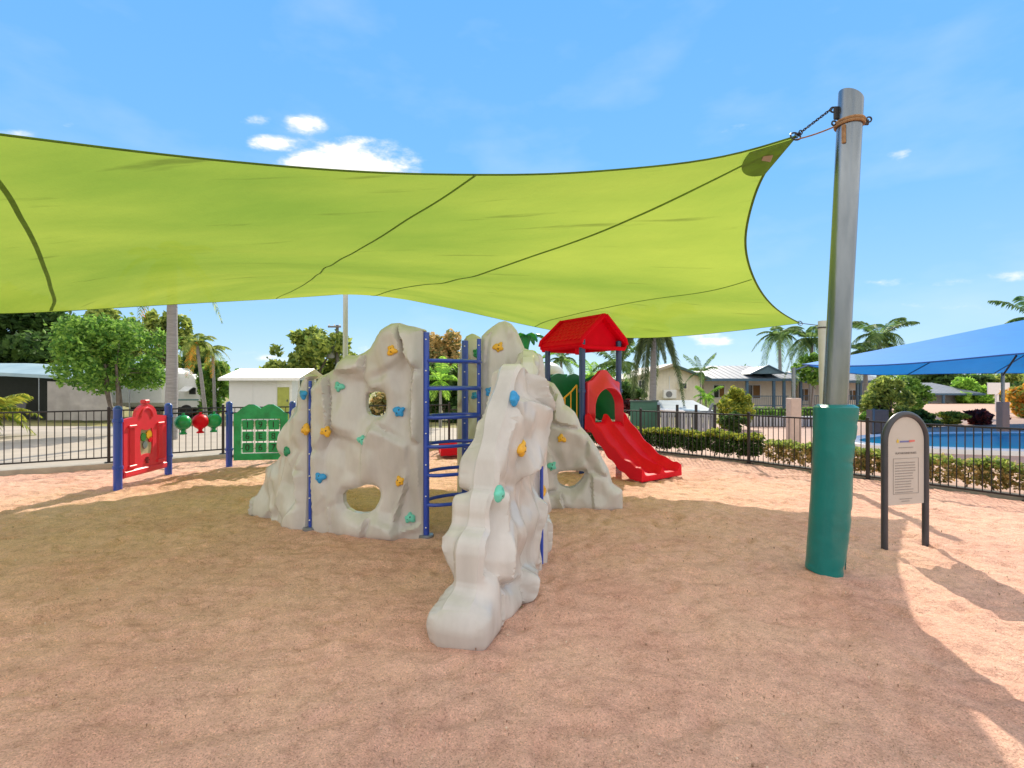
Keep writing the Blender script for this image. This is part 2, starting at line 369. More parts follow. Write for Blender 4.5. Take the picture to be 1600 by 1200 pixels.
# path and kerb beyond the left fence, pool paving beyond the right one
sheet('path', [(-60, -6), (-13.1, 7.5), (-8.5, 10.65), (-6.9, 12.0), (-1.7, 13.8), (1.2, 14.1), (1.2, 19.5), (-8, 20.5), (-60, 21.5)], .03, M_path)
sheet('pool_paving', [(1.2, 14.1), (3.5, 12.95), (5.4, 11.05), (6.7, 9.15), (7.85, 7.45), (9.6, 4.7), (60, 4.7), (60, 62), (22, 62), (14, 23), (1.2, 21.4)], -.02, M_pave)
def offset_line(pts, off):
    out = []
    for i, p in enumerate(pts):
        a = Vector(pts[max(i - 1, 0)]); b = Vector(pts[min(i + 1, len(pts) - 1)]); t = (b - a).normalized(); n_ = Vector((-t.y, t.x)); out.append(Vector(p) + n_ * off)
    return out
def strip(name, pts, w0, w1, z0, z1, m):
    a = offset_line(pts, w0); b = offset_line(pts, w1); mb = MB(); n_ = len(pts)
    for i in range(n_ - 1):
        q = [a[i], a[i + 1], b[i + 1], b[i]]
        vs = [Vector((p.x, p.y, z0)) for p in q] + [Vector((p.x, p.y, z1)) for p in q]
        fs = [(4, 5, 6, 7), (0, 1, 5, 4), (2, 3, 7, 6)]
        if i == 0: fs.append((3, 0, 4, 7))
        if i == n_ - 2: fs.append((1, 2, 6, 5))
        mb.add(vs, fs)
    return mb.build(name, m)
struct(strip('kerb', FL, -.16, .34, -.1, .10, M_kerb))
struct(strip('kerb', FR, .10, .26, -.1, .055, M_kerb))

# ------------------------------------------------------------------ pool
def pool():
    r = thing('swimming_pool', 'blue swimming pool with a curved white rim behind the railing at the right', 'pool', (19, 15, 0))
    ctr = (17.2, 14.6); n_ = 48
    out = [(ctr[0] + 7.6 * math.cos(a) * (1 + .08 * math.sin(2 * a)), ctr[1] + 2.9 * math.sin(a)) for a in [2 * math.pi * k / n_ for k in range(n_)]]
    inn = [(ctr[0] + (x - ctr[0]) * .925, ctr[1] + (y - ctr[1]) * .80) for x, y in out]
    def wall(a, b, za, zb):
        mb = MB(); vs = [Vector((x, y, za)) for x, y in a] + [Vector((x, y, zb)) for x, y in b]; k = len(a)
        return mb.add(vs, [(i, (i + 1) % k, (i + 1) % k + k, i + k) for i in range(k)])
    wall(out, out, -.05, .10).add([Vector((x, y, .10)) for x, y in out] + [Vector((x, y, .10)) for x, y in inn], [(i, (i + 1) % n_, (i + 1) % n_ + n_, i + n_) for i in range(n_)]).build('pool_rim', M_white, r)
    wall(inn, inn, .10, -.0).build('pool_wall', mat('pool_tile', (.02, .28, .50), .3), r)
    MB().add([Vector((x, y, .03)) for x, y in inn], [tuple(range(n_))]).build('water', mat('pool_water', (.01, .38, .52), .35, (.0, .30, .46), .8, bump=.25, bscale=5, spec=.12), r)
pool()

# ------------------------------------------------------------------ fences
def fence(name, label, pts, zb, zt, post_every, spacing, zfoot, group=None):
    r = thing(name, label, 'fence', (*pts[0], 0), group)
    pk = MB(); pk.tube([(0, 0, zb), (0, 0, zt)], .0085, 6); pk_me = None
    po = MB(); po.bbox((0, 0, (zfoot + zt + .06) / 2), (.055, .055, zt + .06 - zfoot), b=.006); po.bbox((0, 0, zfoot + .008), (.14, .14, .016), b=.003); po_me = None
    cnt = 0; s_post = 0.0; carry = 0
    tot = 0
    for i in range(len(pts) - 1):
        a = Vector((*pts[i], 0)); b = Vector((*pts[i + 1], 0)); t = b - a; Ls = t.length; ang = math.atan2(t.y, t.x); t.normalize()
        npan = max(1, round(Ls / post_every))
        for k in range(npan + (1 if i == len(pts) - 2 else 0)):
            p = a + t * Ls * k / npan
            if po_me is None:
                o = po.build('post', M_black, r, local=True); o.location = p - r.location; po_me = o.data
            else: inst('post', po_me, r, p, ang)
        for zr, h in ((zt - .012, .03), (zb, .03)):
            for k in range(npan):
                p = a + t * Ls * k / npan + t * .0285; q = a + t * Ls * (k + 1) / npan - t * .0285
                MB().bbox((p + q) / 2 + Vector((0, 0, zr)), ((q - p).length, .034, h), ang, b=.004).build('rail', M_black, r)
        for k in range(npan):
            Lp = Ls / npan; npk = round(Lp / spacing)
            for j in range(1, npk):
                p = a + t * (Lp * k + Lp * j / npk)
                if pk_me is None:
                    o = pk.build('picket', M_black, r, local=True); o.location = p - r.location; pk_me = o.data
                else: inst('picket', pk_me, r, p, 0)
                tot += 1
    return r
fence('metal_fence', 'black metal picket fence on a concrete kerb in front of the path and caravans', FL, .21, 1.2, 2.45, .122, .10)
fence('metal_fence', 'black metal picket fence curving round in front of the hedge and pool', FR, .06, 1.07, 2.4, .105, 0.0)

# ------------------------------------------------------------------ green shade sail
def P3(px, py, d): return np.array([(px - 800) / F * d, d, 1.7 + (603 - py) / F * d])
def curve3(pts, n):
    pts = np.array(pts, float); s = np.r_[0, np.cumsum(np.linalg.norm(np.diff(pts, axis=0), axis=1))]; s /= s[-1]
    t = np.linspace(0, 1, n); out = np.zeros((n, 3)); m = len(s); h = np.diff(s)
    for k in range(3):
        y = pts[:, k]; A = np.eye(m); b = np.zeros(m)
        for i in range(1, m - 1):
            A[i, i - 1] = h[i - 1]; A[i, i] = 2 * (h[i - 1] + h[i]); A[i, i + 1] = h[i]
            b[i] = 6 * ((y[i + 1] - y[i]) / h[i] - (y[i] - y[i - 1]) / h[i - 1])
        Q = np.linalg.solve(A, b); j = np.clip(np.searchsorted(s, t) - 1, 0, m - 2)
        a = (s[j + 1] - t) / h[j]; c = (t - s[j]) / h[j]
        out[:, k] = a * y[j] + c * y[j + 1] + ((a ** 3 - a) * Q[j] + (c ** 3 - c) * Q[j + 1]) * h[j] ** 2 / 6
    return out
near = [P3(1243, 213, 4.7), P3(1150, 240, 4.75), P3(1000, 262, 4.78), P3(850, 272, 4.72), P3(740, 273, 4.6), P3(600, 270, 4.45), P3(400, 256, 4.15), P3(200, 235, 3.8), P3(0, 210, 3.4), np.array([-6.5, 2.2, 3.25]), np.array([-10, 1.0, 2.95])]
right = [near[0], P3(1200, 262, 5.3), P3(1172, 330, 6.1), P3(1165, 385, 6.9), P3(1178, 435, 7.7), P3(1210, 480, 8.8), P3(1250, 505, 10.)]
far = [right[-1], P3(1130, 519, 10.4), P3(1000, 528, 11.0), P3(900, 522, 11.6), P3(800, 503, 12.2), P3(700, 481, 13.0), P3(575, 457, 14.0)]
left = [near[-1], np.array([-8.9, 4.0, 2.62]), P3(0, 490, 7.6), P3(200, 480, 9.2), P3(430, 467, 11.6), far[-1]]
CN, CR, CF, CL = [curve3(x, 161) for x in (near, right, far, left)]
def evc(c, t):
    x = t * (len(c) - 1); i = np.clip(x.astype(int), 0, len(c) - 2); w_ = (x - i)[..., None]; return c[i] * (1 - w_) + c[i + 1] * w_
def sailS(u, v):
    u = np.asarray(u, float); v = np.asarray(v, float); U = u[..., None]; V = v[..., None]
    B = (1 - U) * (1 - V) * CN[0] + U * (1 - V) * CN[-1] + (1 - U) * V * CF[0] + U * V * CF[-1]
    Rr = (1 - V) * evc(CN, u) + V * evc(CF, u) + (1 - U) * evc(CR, v) + U * evc(CL, v) - B
    Rr[..., 2] += .75 * 16 * u * (1 - u) ** .8 * v ** 1.2 * (1 - v)
    # the roof ridge of the play tower holds the cloth up
    ax, ay, bx, by = 1.12, 11.03, 1.84, 9.93; dx, dy = bx - ax, by - ay
    x = Rr[..., 0]; y = Rr[..., 1]; tt = np.clip(((x - ax) * dx + (y - ay) * dy) / (dx * dx + dy * dy), 0, 1)
    dd = np.hypot(x - ax - tt * dx, y - ay - tt * dy)
    need = 3.165 - .40 * dd + .0 * x; k = .05; z = Rr[..., 2]; e = np.clip(16 * v * (1 - v) * 1.2, 0, 1) * np.clip(8 * u, 0, 1)
    d_ = need - z; up = np.where(d_ > -.3, k * np.log1p(np.exp(np.clip(d_ / k, -30, 30))), 0)
    Rr[..., 2] = z + up * e
    # soft creases near the low middle and along the edges
    wr = .012 * np.sin(55 * v + 9 * u) * np.exp(-((u - .62) / .16) ** 2 - ((v - .45) / .2) ** 2) + .010 * np.sin(70 * v - 14 * u) * np.exp(-((u - .45) / .2) ** 2 - ((v - .62) / .16) ** 2)
    Rr[..., 2] += wr + .02 * (fbm(u * 6, v * 5, 2) - .4) * e
    return Rr
def sail_mat(name, base, dark):
    m = bpy.data.materials.new(name); m.use_nodes = True; t = m.node_tree; n = t.nodes; l = t.links; n.clear()
    tcn = n.new('ShaderNodeTexCoord'); nz = n.new('ShaderNodeTexNoise'); nz.inputs['Scale'].default_value = .55; nz.inputs['Detail'].default_value = 5
    mpn = n.new('ShaderNodeMapping'); mpn.inputs['Scale'].default_value = (.45, 1.2, 1.4); l.new(tcn.outputs['Object'], mpn.inputs[0]); l.new(mpn.outputs[0], nz.inputs['Vector'])
    st = n.new('ShaderNodeTexNoise'); st.inputs['Scale'].default_value = 1.6; st.inputs['Detail'].default_value = 8; mp2 = n.new('ShaderNodeMapping'); mp2.inputs['Scale'].default_value = (.35, 3.5, 3.0)
    l.new(tcn.outputs['Object'], mp2.inputs[0]); l.new(mp2.outputs[0], st.inputs['Vector'])
    rp = n.new('ShaderNodeValToRGB'); rp.color_ramp.elements[0].position = .3; rp.color_ramp.elements[1].position = .7
    rp.color_ramp.elements[0].color = (*dark, 1); rp.color_ramp.elements[1].color = (*base, 1); l.new(nz.outputs['Fac'], rp.inputs[0])
    r2 = n.new('ShaderNodeValToRGB'); r2.color_ramp.elements[0].position = .24; r2.color_ramp.elements[1].position = .36
    r2.color_ramp.elements[0].color = (.62, .62, .62, 1); r2.color_ramp.elements[1].color = (1, 1, 1, 1); l.new(st.outputs['Fac'], r2.inputs[0])
    mm = n.new('ShaderNodeMix'); mm.data_type = 'RGBA'; mm.blend_type = 'MULTIPLY'; mm.inputs['Factor'].default_value = 1; l.new(rp.outputs[0], mm.inputs['A']); l.new(r2.outputs[0], mm.inputs['B'])
    col = mm.outputs['Result']
    df = n.new('ShaderNodeBsdfDiffuse'); tl = n.new('ShaderNodeBsdfTranslucent'); tp = n.new('ShaderNodeBsdfTransparent'); tp.inputs[0].default_value = (1, .84, .42, 1)
    l.new(col, df.inputs[0]); l.new(col, tl.inputs[0])
    wv = n.new('ShaderNodeTexNoise'); wv.inputs['Scale'].default_value = 3.0; wv.inputs['Detail'].default_value = 6
    l.new(tcn.outputs['Object'], wv.inputs['Vector']); bp = n.new('ShaderNodeBump'); bp.inputs['Strength'].default_value = .35; bp.inputs['Distance'].default_value = .05
    l.new(wv.outputs['Fac'], bp.inputs['Height']); l.new(bp.outputs[0], df.inputs['Normal']); l.new(bp.outputs[0], tl.inputs['Normal'])
    a = n.new('ShaderNodeMixShader'); a.inputs[0].default_value = .62; l.new(df.outputs[0], a.inputs[1]); l.new(tl.outputs[0], a.inputs[2])
    b = n.new('ShaderNodeMixShader'); b.inputs[0].default_value = SAIL_HOLES; l.new(a.outputs[0], b.inputs[1]); l.new(tp.outputs[0], b.inputs[2])
    o = n.new('ShaderNodeOutputMaterial'); l.new(b.outputs[0], o.inputs[0]); return m
SAIL_HOLES = .028                                       # open share of the knitted mesh
M_sail = sail_mat('lime_sail_cloth', (.365, .465, .065), (.20, .325, .04))
M_web = mat('olive_webbing', (.17, .32, .04), .7, vary=.2, trans=.4)
def grid_mesh(G):
    a, b = G.shape[:2]; I, J = np.meshgrid(np.arange(a - 1), np.arange(b - 1), indexing='ij'); q = (I * b + J).ravel()
    return G.reshape(-1, 3), np.stack([q, q + b, q + b + 1, q + 1], -1).tolist()
def ribbon(uv, wid, name, m, parent, drop=.008, n=90, thick=.004):
    uv = np.array(uv, float); s = np.linspace(0, len(uv) - 1, n); i = np.clip(s.astype(int), 0, len(uv) - 2); w_ = s - i
    # smooth (Catmull-Rom) path
    e = np.vstack([2 * uv[0] - uv[1], uv, 2 * uv[-1] - uv[-2]]); p0, p1, p2, p3 = e[i], e[i + 1], e[i + 2], e[i + 3]; t = w_[:, None]
    q = .5 * ((2 * p1) + (-p0 + p2) * t + (2 * p0 - 5 * p1 + 4 * p2 - p3) * t ** 2 + (-p0 + 3 * p1 - 3 * p2 + p3) * t ** 3); q = np.clip(q, 0, 1)
    c = sailS(q[:, 0], q[:, 1]); h = 1e-3
    nrm = np.cross(sailS(np.clip(q[:, 0] + h, 0, 1), q[:, 1]) - sailS(np.clip(q[:, 0] - h, 0, 1), q[:, 1]), sailS(q[:, 0], np.clip(q[:, 1] + h, 0, 1)) - sailS(q[:, 0], np.clip(q[:, 1] - h, 0, 1)))
    nrm /= np.linalg.norm(nrm, axis=1)[:, None] + 1e-9; nrm *= -np.sign(nrm[:, 2:3] + 1e-9)
    tg = np.gradient(c, axis=0); sd_ = np.cross(tg, nrm); sd_ /= np.linalg.norm(sd_, axis=1)[:, None] + 1e-9
    G = np.stack([c - sd_ * wid / 2 + nrm * .001, c - sd_ * wid / 2 + nrm * drop, c + sd_ * wid / 2 + nrm * drop, c + sd_ * wid / 2 + nrm * .001], 1)
    v_, f_ = grid_mesh(G); return mesh_obj(name, v_, f_, m, parent, smooth=False)
def green_sail():
    r = thing('shade_sail', 'large lime green shade sail stretched over the playground', 'shade sail', (0, 8, 3.2))
    u, v = np.meshgrid(np.linspace(0, 1, 260), np.linspace(0, 1, 200), indexing='ij')
    v_, f_ = grid_mesh(sailS(u, v)); mesh_obj('fabric', v_, f_, M_sail, r, smooth=True)
    seams = [[(.012, .03), (.105, .18), (.225, .335), (.45, .59), (.765, .83), (.985, .99)],
             [(.228, .002), (.27, .09), (.318, .167), (.414, .306), (.534, .448), (.662, .59), (.787, .692), (.905, .763), (.998, .803)],
             [(.50, .003), (.535, .06), (.577, .127), (.638, .205), (.731, .306), (.835, .402), (.909, .462), (.961, .501), (.998, .522)],
             [(.003, .52), (.08, .60), (.185, .685), (.435, .905), (.52, .997)]]
    for sm, wd in zip(seams, (.034, .022, .045, .018)): ribbon(sm, wd, 'seam', M_web, r, .006)
    for cv, wd in ((CN, .026), (CR, .030), (CF, .016), (CL, .016)):
        pts = [Vector(p) for p in cv[::2]]
        MB().tube(pts, wd / 2, 6, flat=.6).build('hem', M_web, r, smooth=True)
    # reinforced corner patch with a sewn label, at the tall post
    def patch(u0, v0, ru, rv, nm, m, drop):
        k = 14; q = [(u0 + ru * math.cos(a), v0 + rv * math.sin(a)) for a in np.linspace(0, math.pi / 2, k)]
        pts = [(u0, v0)] + q; a = np.clip(np.array(pts), 0, 1); p = sailS(a[:, 0], a[:, 1]); p[:, 2] -= drop
        return mesh_obj(nm, p, [(0, i, i + 1) for i in range(1, k)], m, r)
    patch(0.0, 0.0, .032, .11, 'corner_patch', M_web, .02)
    p = sailS(np.array([.010]), np.array([.045]))[0]
    lb = MB().bbox(Vector(p) + Vector((-.02, -.04, -.035)), (.11, .008, .075), rz=.3, rx=.6, b=.002); lb.build('sewn_label', mat('label_cloth', (.45, .35, .27), .8), r)
    for k, cc in enumerate((CN[0], CF[0], CF[-1], CN[-1])):
        c = Vector(cc); MB().tube(arc(c, .045, 0, 360, 14, (1, 0, 0), (0, .5, 1)), .008, 6, cap=False).build('corner_ring', M_dark, r, smooth=True)
green_sail()

# posts that hold the sail up
PB = Vector((2.91, 4.62, 0)); PT = Vector((2.99, 4.40, 4.28))
def pole_pt(z): return PB + (PT - PB) * (z / 4.28)
def tall_post():
    r = thing('sail_post', 'tall leaning galvanised steel post with a teal padded sleeve round its foot', 'post', PB)
    ax = (PT - PB).normalized(); rad = .098; n_ = 32
    a = ax.cross(Vector((0, 1, 0))).normalized(); b = a.cross(ax)
    vs = []; fs = []
    for k in range(n_):
        th = 2 * math.pi * k / n_; o = a * math.cos(th) * rad + b * math.sin(th) * rad
        vs.append(PB - ax * .3 + o); 
    for k in range(n_):
        th = 2 * math.pi * k / n_; o = a * math.cos(th) * rad + b * math.sin(th) * rad
        vs.append(PT + o + ax * (-.03 + .055 * (math.cos(th))))
    fs = [(k, (k + 1) % n_, (k + 1) % n_ + n_, k + n_) for k in range(n_)] + [tuple(range(n_, 2 * n_))]
    mesh_obj('steel_tube', vs, fs, M_galv, r, smooth=True, sharp=40)
    # padded sleeve: sagging vinyl with creases, squarer at the lower right
    G = []
    nz_, nth = 64, 56
    for i in range(nz_ + 1):
        t = i / nz_; z = -.03 + 1.56 * t; c = pole_pt(z); row = []
        for k in range(nth):
            th = 2 * math.pi * k / nth; cs, sn = math.cos(th), math.sin(th)
            sq = (abs(cs) ** 3 + abs(sn) ** 3) ** (-1 / 3.)
            rr = .168 * (.72 + .28 * sq) * (1 - .10 * (1 - t))
            rr += .010 * math.sin(9 * t + 2 * th) * (.5 + .5 * cs)
            cr = 0
            for (tc_, sl, am) in ((.42, .05, .020), (.395, .05, .018), (.62, -.06, .018), (.80, .02, .022), (.88, -.03, .018), (.70, .03, .014), (.07, .03, .024), (.24, -.03, .012)):
                cr -= .65 * am * math.exp(-((t - tc_ - sl * sn) / .012) ** 2) * max(0, .45 + .55 * math.cos(th - .35))
            edge = min(1, (1 - t) * 40 + .80) if t > .985 else 1
            rr = (rr + cr) * edge
            row.append((c.x - .02 * (1 - t) + rr * cs + .015 * math.sin(3 * t), c.y + rr * sn, z + .035 * cs * (1 - t) * -1 * (1 if i < 3 else .3)))
        G.append(row)
    vs = [p for row in G for p in row]; fs = [(i * nth + k, i * nth + (k + 1) % nth, (i + 1) * nth + (k + 1) % nth, (i + 1) * nth + k) for i in range(nz_) for k in range(nth)]
    fs.append(tuple(nz_ * nth + k for k in range(nth)))
    mesh_obj('padded_sleeve', vs, fs, M_teal, r, smooth=True, sharp=50)
    MB().tube([pole_pt(.02 + 1.5 * q) + Vector((.165 * .94 - .02 * (1 - q), -.055, 0)) for q in np.linspace(0, 1, 14)], .006, 5, flat=.6).build('sleeve_seam', mat('teal_seam', (.0, .12, .115), .6), r, smooth=True)
    mb = MB(); 
    for z in (4.005, 4.03):
        mb.tube(arc(pole_pt(z), .108, 0, 360, 24, (1, 0, 0), (0, 1, 0)), .013, 6, cap=False)
    c = pole_pt(4.0); mb.bbox(c + Vector((-.088, -.055, -.10)), (.022, .03, .16), b=.004, rz=.3)
    mb.build('tan_strap', M_rust, r, smooth=True)
    c = pole_pt(4.02); MB().bbox(c + Vector((.125, -.02, 0)), (.06, .02, .05), b=.006).tube(arc(c + Vector((.15, -.03, .02)), .022, 0, 360, 12), .007, 6, cap=False).build('eye_bracket', M_dark, r, smooth=True)
    c = pole_pt(4.12); MB().bbox(c + Vector((-.11, .02, 0)), (.05, .02, .12), b=.008).tube(arc(c + Vector((-.14, .02, .03)), .022, 0, 360, 12), .008, 6, cap=False).tube(arc(c + Vector((-.13, .02, -.09)), .02, 0, 360, 12), .008, 6, cap=False).build('pad_eye', M_dark, r, smooth=True)
tall_post()
def rigging():
    a = Vector(CN[0]); b = pole_pt(4.14) + Vector((-.15, .02, .02))
    r = thing('turnbuckle_chain', 'short steel chain and turnbuckle from the sail corner to the tall post', 'chain', a)
    n_ = 17; t = (b - a) / n_; side = t.cross(Vector((0, 0, 1))).normalized(); upv = side.cross(t).normalized()
    for k in range(n_):
        c = a + t * (k + .5); w_ = side if k % 2 else upv; ln = t.length * .72
        pts = [c + t.normalized() * ln * math.cos(q) + w_ * .010 * math.sin(q) * (2.2 if k < 3 else 1) for q in np.linspace(0, 2 * math.pi, 13)]
        MB().tube(pts, .0042 if k > 2 else .006, 5, cap=False).build('chain_link', M_dark, r, smooth=True)
    b2 = pole_pt(4.0) + Vector((-.10, -.03, 0)); a2 = a + Vector((-.01, 0, -.035))
    q = MB().tube([a2 + (b2 - a2) * s + Vector((0, 0, -.012 * math.sin(math.pi * s))) for s in np.linspace(0, 1, 9)], .011, 6, flat=.5)
    tag(q.build('webbing_strap', M_rust, None, smooth=True), 'tan webbing strap tied below the chain between sail and tall post', 'strap')
rigging()
def round_post(nm, label, p0, p1, rad, m, cat='post'):
    r = thing(nm, label, cat, p0); d = (Vector(p1) - Vector(p0)).normalized()
    MB().tube([Vector(p0) - d * .1, Vector(p0) + (Vector(p1) - Vector(p0)) * .5, p1], rad, 18).build('post_tube', m, r, smooth=True, sharp=50)
    MB().tube(arc(Vector(p1) - d * .12, rad + .006, 0, 360, 16, (1, 0, 0), (0, 1, 0)), .012, 6, cap=False).build('collar', M_dark, r, smooth=True)
    return r
round_post('sail_post', 'slimmer sail post half hidden behind the tall padded post', (5.62, 8.95, 0), (5.66, 9.1, 2.88), .075, M_gpost)
c2 = Vector(CF[0])
tag(MB().tube([c2, (5.72, 9.16, 2.80)], .008, 6).build('steel_cable', M_dark), 'steel cable from the low sail corner to the slimmer post', 'cable')
round_post('sail_post', 'pale sail post rising behind the big rock wall on the left', (-4.68, 14.0, 0), (-4.75, 14.25, 4.55), .07, M_gpost)
tag(MB().tube([Vector(CF[-1]), (-4.70, 14.2, 4.42)], .008, 6).build('steel_cable', M_dark), 'steel cable from the far sail corner to the pale post', 'cable')

# ------------------------------------------------------------------ rock climber
HOLDS = []
def hold_mesh(k):
    import bmesh
    bm = bmesh.new(); bmesh.ops.create_icosphere(bm, subdivisions=3, radius=1)
    rr = random.Random(k); lobes = [(rr.uniform(-.3, .3) + 1.257 * q_, rr.uniform(.35, .95)) for q_ in range(5)]
    for v in bm.verts:
        p = v.co; th = math.atan2(p.z, p.x); s = 1.0
        for a, am in lobes: s += am * max(0, math.cos(th - a)) ** 7 - .08
        p.x *= .045 * s; p.z *= .05 * s; p.y *= .034
        for a, am in lobes:
            c = Vector((.028 * math.cos(a), -.03, .03 * math.sin(a))); dd = (v.co - c).length
            if dd < .014: v.co += Vector((0, .016 * (1 - dd / .014), 0))
    me = bpy.data.meshes.new('climbing_hold'); bm.to_mesh(me); bm.free()
    me.polygons.foreach_set('use_smooth', [True] * len(me.polygons))
    HB[k] = [p.index for p in me.polygons if p.center.y < -.012 and min(math.hypot(p.center.x - bx_, p.center.z - bz_) for bx_, bz_ in ((.0, .016), (.004, -.016))) < .0065]
    return me
HB = {}
HM = {}
def hold_me(colm, k):
    if (colm.name, k) not in HM:
        me = hold_mesh(k).copy(); me.materials.append(colm); me.materials.append(M_dark)
        for q_ in HB[k]: me.polygons[q_].material_index = 1
        HM[(colm.name, k)] = me
    return HM[(colm.name, k)]

def pin_poly(pts, step):
    out = []; n_ = len(pts)
    for i in range(n_):
        a, b = np.array(pts[i], float), np.array(pts[(i + 1) % n_], float); k = max(1, int(np.ceil(np.linalg.norm(b - a) / step)))
        for j in range(k): out.append(a + (b - a) * j / k)
    return np.array(out)
def seg_dist(P, poly):
    D = np.full(len(P), 1e9); n_ = len(poly)
    for i in range(n_):
        a = poly[i]; b = poly[(i + 1) % n_]; ab = b - a; t = np.clip(((P - a) @ ab) / (ab @ ab + 1e-12), 0, 1)
        D = np.minimum(D, np.linalg.norm(P - a - t[:, None] * ab, axis=1))
    return D
def rock_panel(parent, O, E, outline, holes=(), te=.05, tm=.10, amp=.06, fs=.42, seed=0, rim=.12, flare=None, step=.026, holds=(), flip=1, ymul=.6):
    """one moulded plastic rock wall: outline in (u along the base line, z up)"""
    O2 = np.array(O[:2], float); E2 = np.array(E[:2], float); D_ = (E2 - O2) / np.linalg.norm(E2 - O2)
    Nn = np.array([D_[1], -D_[0]]) * flip
    ol = pin_poly(outline, step * .8); hs_ = [pin_poly(h, step * .6) for h in holes]
    x0, z0 = ol.min(0); x1, z1 = ol.max(0)
    gx, gz = np.meshgrid(np.arange(x0, x1, step), np.arange(z0, z1, step), indexing='ij'); gp = np.stack([gx.ravel(), gz.ravel()], 1)
    gp = gp + rng.uniform(-.2, .2, gp.shape) * step; gp[:, 0] += (np.round((gp[:, 1] - z0) / step).astype(int) % 2) * step * .5
    ok = inside(gp[:, 0], gp[:, 1], [tuple(q) for q in ol]) & (seg_dist(gp, ol) > step * .55)
    for h in hs_: ok &= (~inside(gp[:, 0], gp[:, 1], [tuple(q) for q in h])) & (seg_dist(gp, h) > step * .5)
    gp = gp[ok]; loops = [ol] + hs_; allp = np.vstack(loops + [gp]); edges = []; k = 0
    for lp in loops:
        m = len(lp); edges += [(k + i, k + (i + 1) % m) for i in range(m)]; k += m
    rv, re, rf, ov, oe, of = geometry.delaunay_2d_cdt([Vector(p) for p in allp], edges, [], 0, 1e-6)
    rv = np.array([tuple(v) for v in rv]); rf = [f for f in rf if len(f) == 3]
    cen = np.array([rv[list(f)].mean(0) for f in rf]); keep = inside(cen[:, 0], cen[:, 1], [tuple(q) for q in ol])
    for h in hs_: keep &= ~inside(cen[:, 0], cen[:, 1], [tuple(q) for q in h])
    rf = [f for f, q in zip(rf, keep) if q]
    db = seg_dist(rv, ol); 
    for h in hs_: db = np.minimum(db, seg_dist(rv, h) * 1.0)
    isb = db < 1e-5
    def height(Pt, dbb, side):
        u = Pt[:, 0] + seed * 3.7 + side * 11; z = Pt[:, 1] * ymul + seed * 1.3
        wu = u + .10 * (fbm(u * 2.2, z * 2.2, 2) - .4); wz = z + .10 * (fbm(u * 2.2 + 40, z * 2.2, 2) - .4)
        bh, be = boulder(wu / fs + .3 * facet(wu * 3, wz * 3), wz / fs)
        h = amp * 1.35 * (bh - .40) + amp * .9 * (facet(wu / fs * 1.3 + 9, wz / fs * 1.3) - .45) + amp * .5 * (facet(wu / fs * 3.1 + 5, wz / fs * 3.1) - .5)
        if seed == 6: h = h * np.clip(.35 + .65 * np.clip((Pt[:, 1] - .3) / .25, 0, 1) + np.clip((Pt[:, 0] - .22) / .22, 0, 1), 0, 1)
        s = np.clip(dbb / rim, 0, 1); s = np.sqrt(1 - (1 - s) ** 2)
        ff = flare(Pt[:, 0], Pt[:, 1], side) if flare else 0
        return te + ff + (tm - te + np.maximum(h, -tm * .7)) * s
    # small wobble of the rim so that it reads as moulded rock
    used = sorted({i for f in rf for i in f}); mp_ = {j: i for i, j in enumerate(used)}; n_ = len(used); Pt = rv[used]; dbu = db[used]
    hf = height(Pt, dbu, 0); hb = height(Pt, dbu, 1)
    def tow(Pt, h): return np.stack([O2[0] + D_[0] * Pt[:, 0] + Nn[0] * h, O2[1] + D_[1] * Pt[:, 0] + Nn[1] * h, Pt[:, 1]], 1)
    V = np.vstack([tow(Pt, hf), tow(Pt, -hb)])
    fs_ = []; ec = {}
    for f in rf:
        g = [mp_[i] for i in f]; fs_.append(tuple(g) if flip > 0 else tuple(g[::-1])); fs_.append(tuple(i + n_ for i in (g[::-1] if flip > 0 else g)))
        for a, b in ((g[0], g[1]), (g[1], g[2]), (g[2], g[0])): ec[(a, b)] = 1
    bo = [e for e in ec if (e[1], e[0]) not in ec]
    # rounded side: two extra rings bulging outwards
    base = len(V); ring = {}; extra = []
    out_ = {}
    for a, b in bo:
        t = Pt[b] - Pt[a]; nn_ = np.array([t[1], -t[0]]); nn_ /= np.linalg.norm(nn_) + 1e-9
        for q in (a, b): out_[q] = out_.get(q, 0) + nn_
    for q in out_:
        nn_ = out_[q] / (np.linalg.norm(out_[q]) + 1e-9); th = (hf[q] + hb[q]) / 2; mid = (hf[q] - hb[q]) / 2
        ids = []
        for hh, ex in ((.72, .30), (-.72, .30)):
            p = Pt[q] + nn_ * min(th * ex, .03); w_ = tow(p[None], np.array([mid + th * hh]))[0]; ids.append(base + len(extra)); extra.append(w_)
        ring[q] = [q] + ids + [q + n_]
    V = np.vstack([V, np.array(extra)])
    for a, b in bo:
        A, B = ring[a], ring[b]
        for k in range(3):
            f = (A[k], A[k + 1], B[k + 1], B[k]); fs_.append(f if flip > 0 else f[::-1])
    o = mesh_obj('rock_panel', V, fs_, M_rock, parent, smooth=True, sharp=38)
    # holds bolted on the front
    for hk, (u, z, cm, ang) in enumerate(holds):
        pt = np.array([[u, z]]); hgt = height(pt, seg_dist(pt, ol), 0)[0]; wpos = tow(pt, np.array([hgt + .008]))[0]
        ho = bpy.data.objects.new('climbing_hold', hold_me(cm, (seed * 5 + hk) % 4)); C.objects.link(ho); ho.parent = o
        ho.location = Vector(wpos) - origin_of(parent); yaw = math.atan2(Nn[0], -Nn[1]); ho.rotation_euler = Matrix.Rotation(yaw, 3, 'Z').__matmul__(Matrix.Rotation(R(ang), 3, 'Y')).to_euler()
        sc_ = random.uniform(.95, 1.2) * 1.08; ho.scale = (sc_, sc_, sc_)
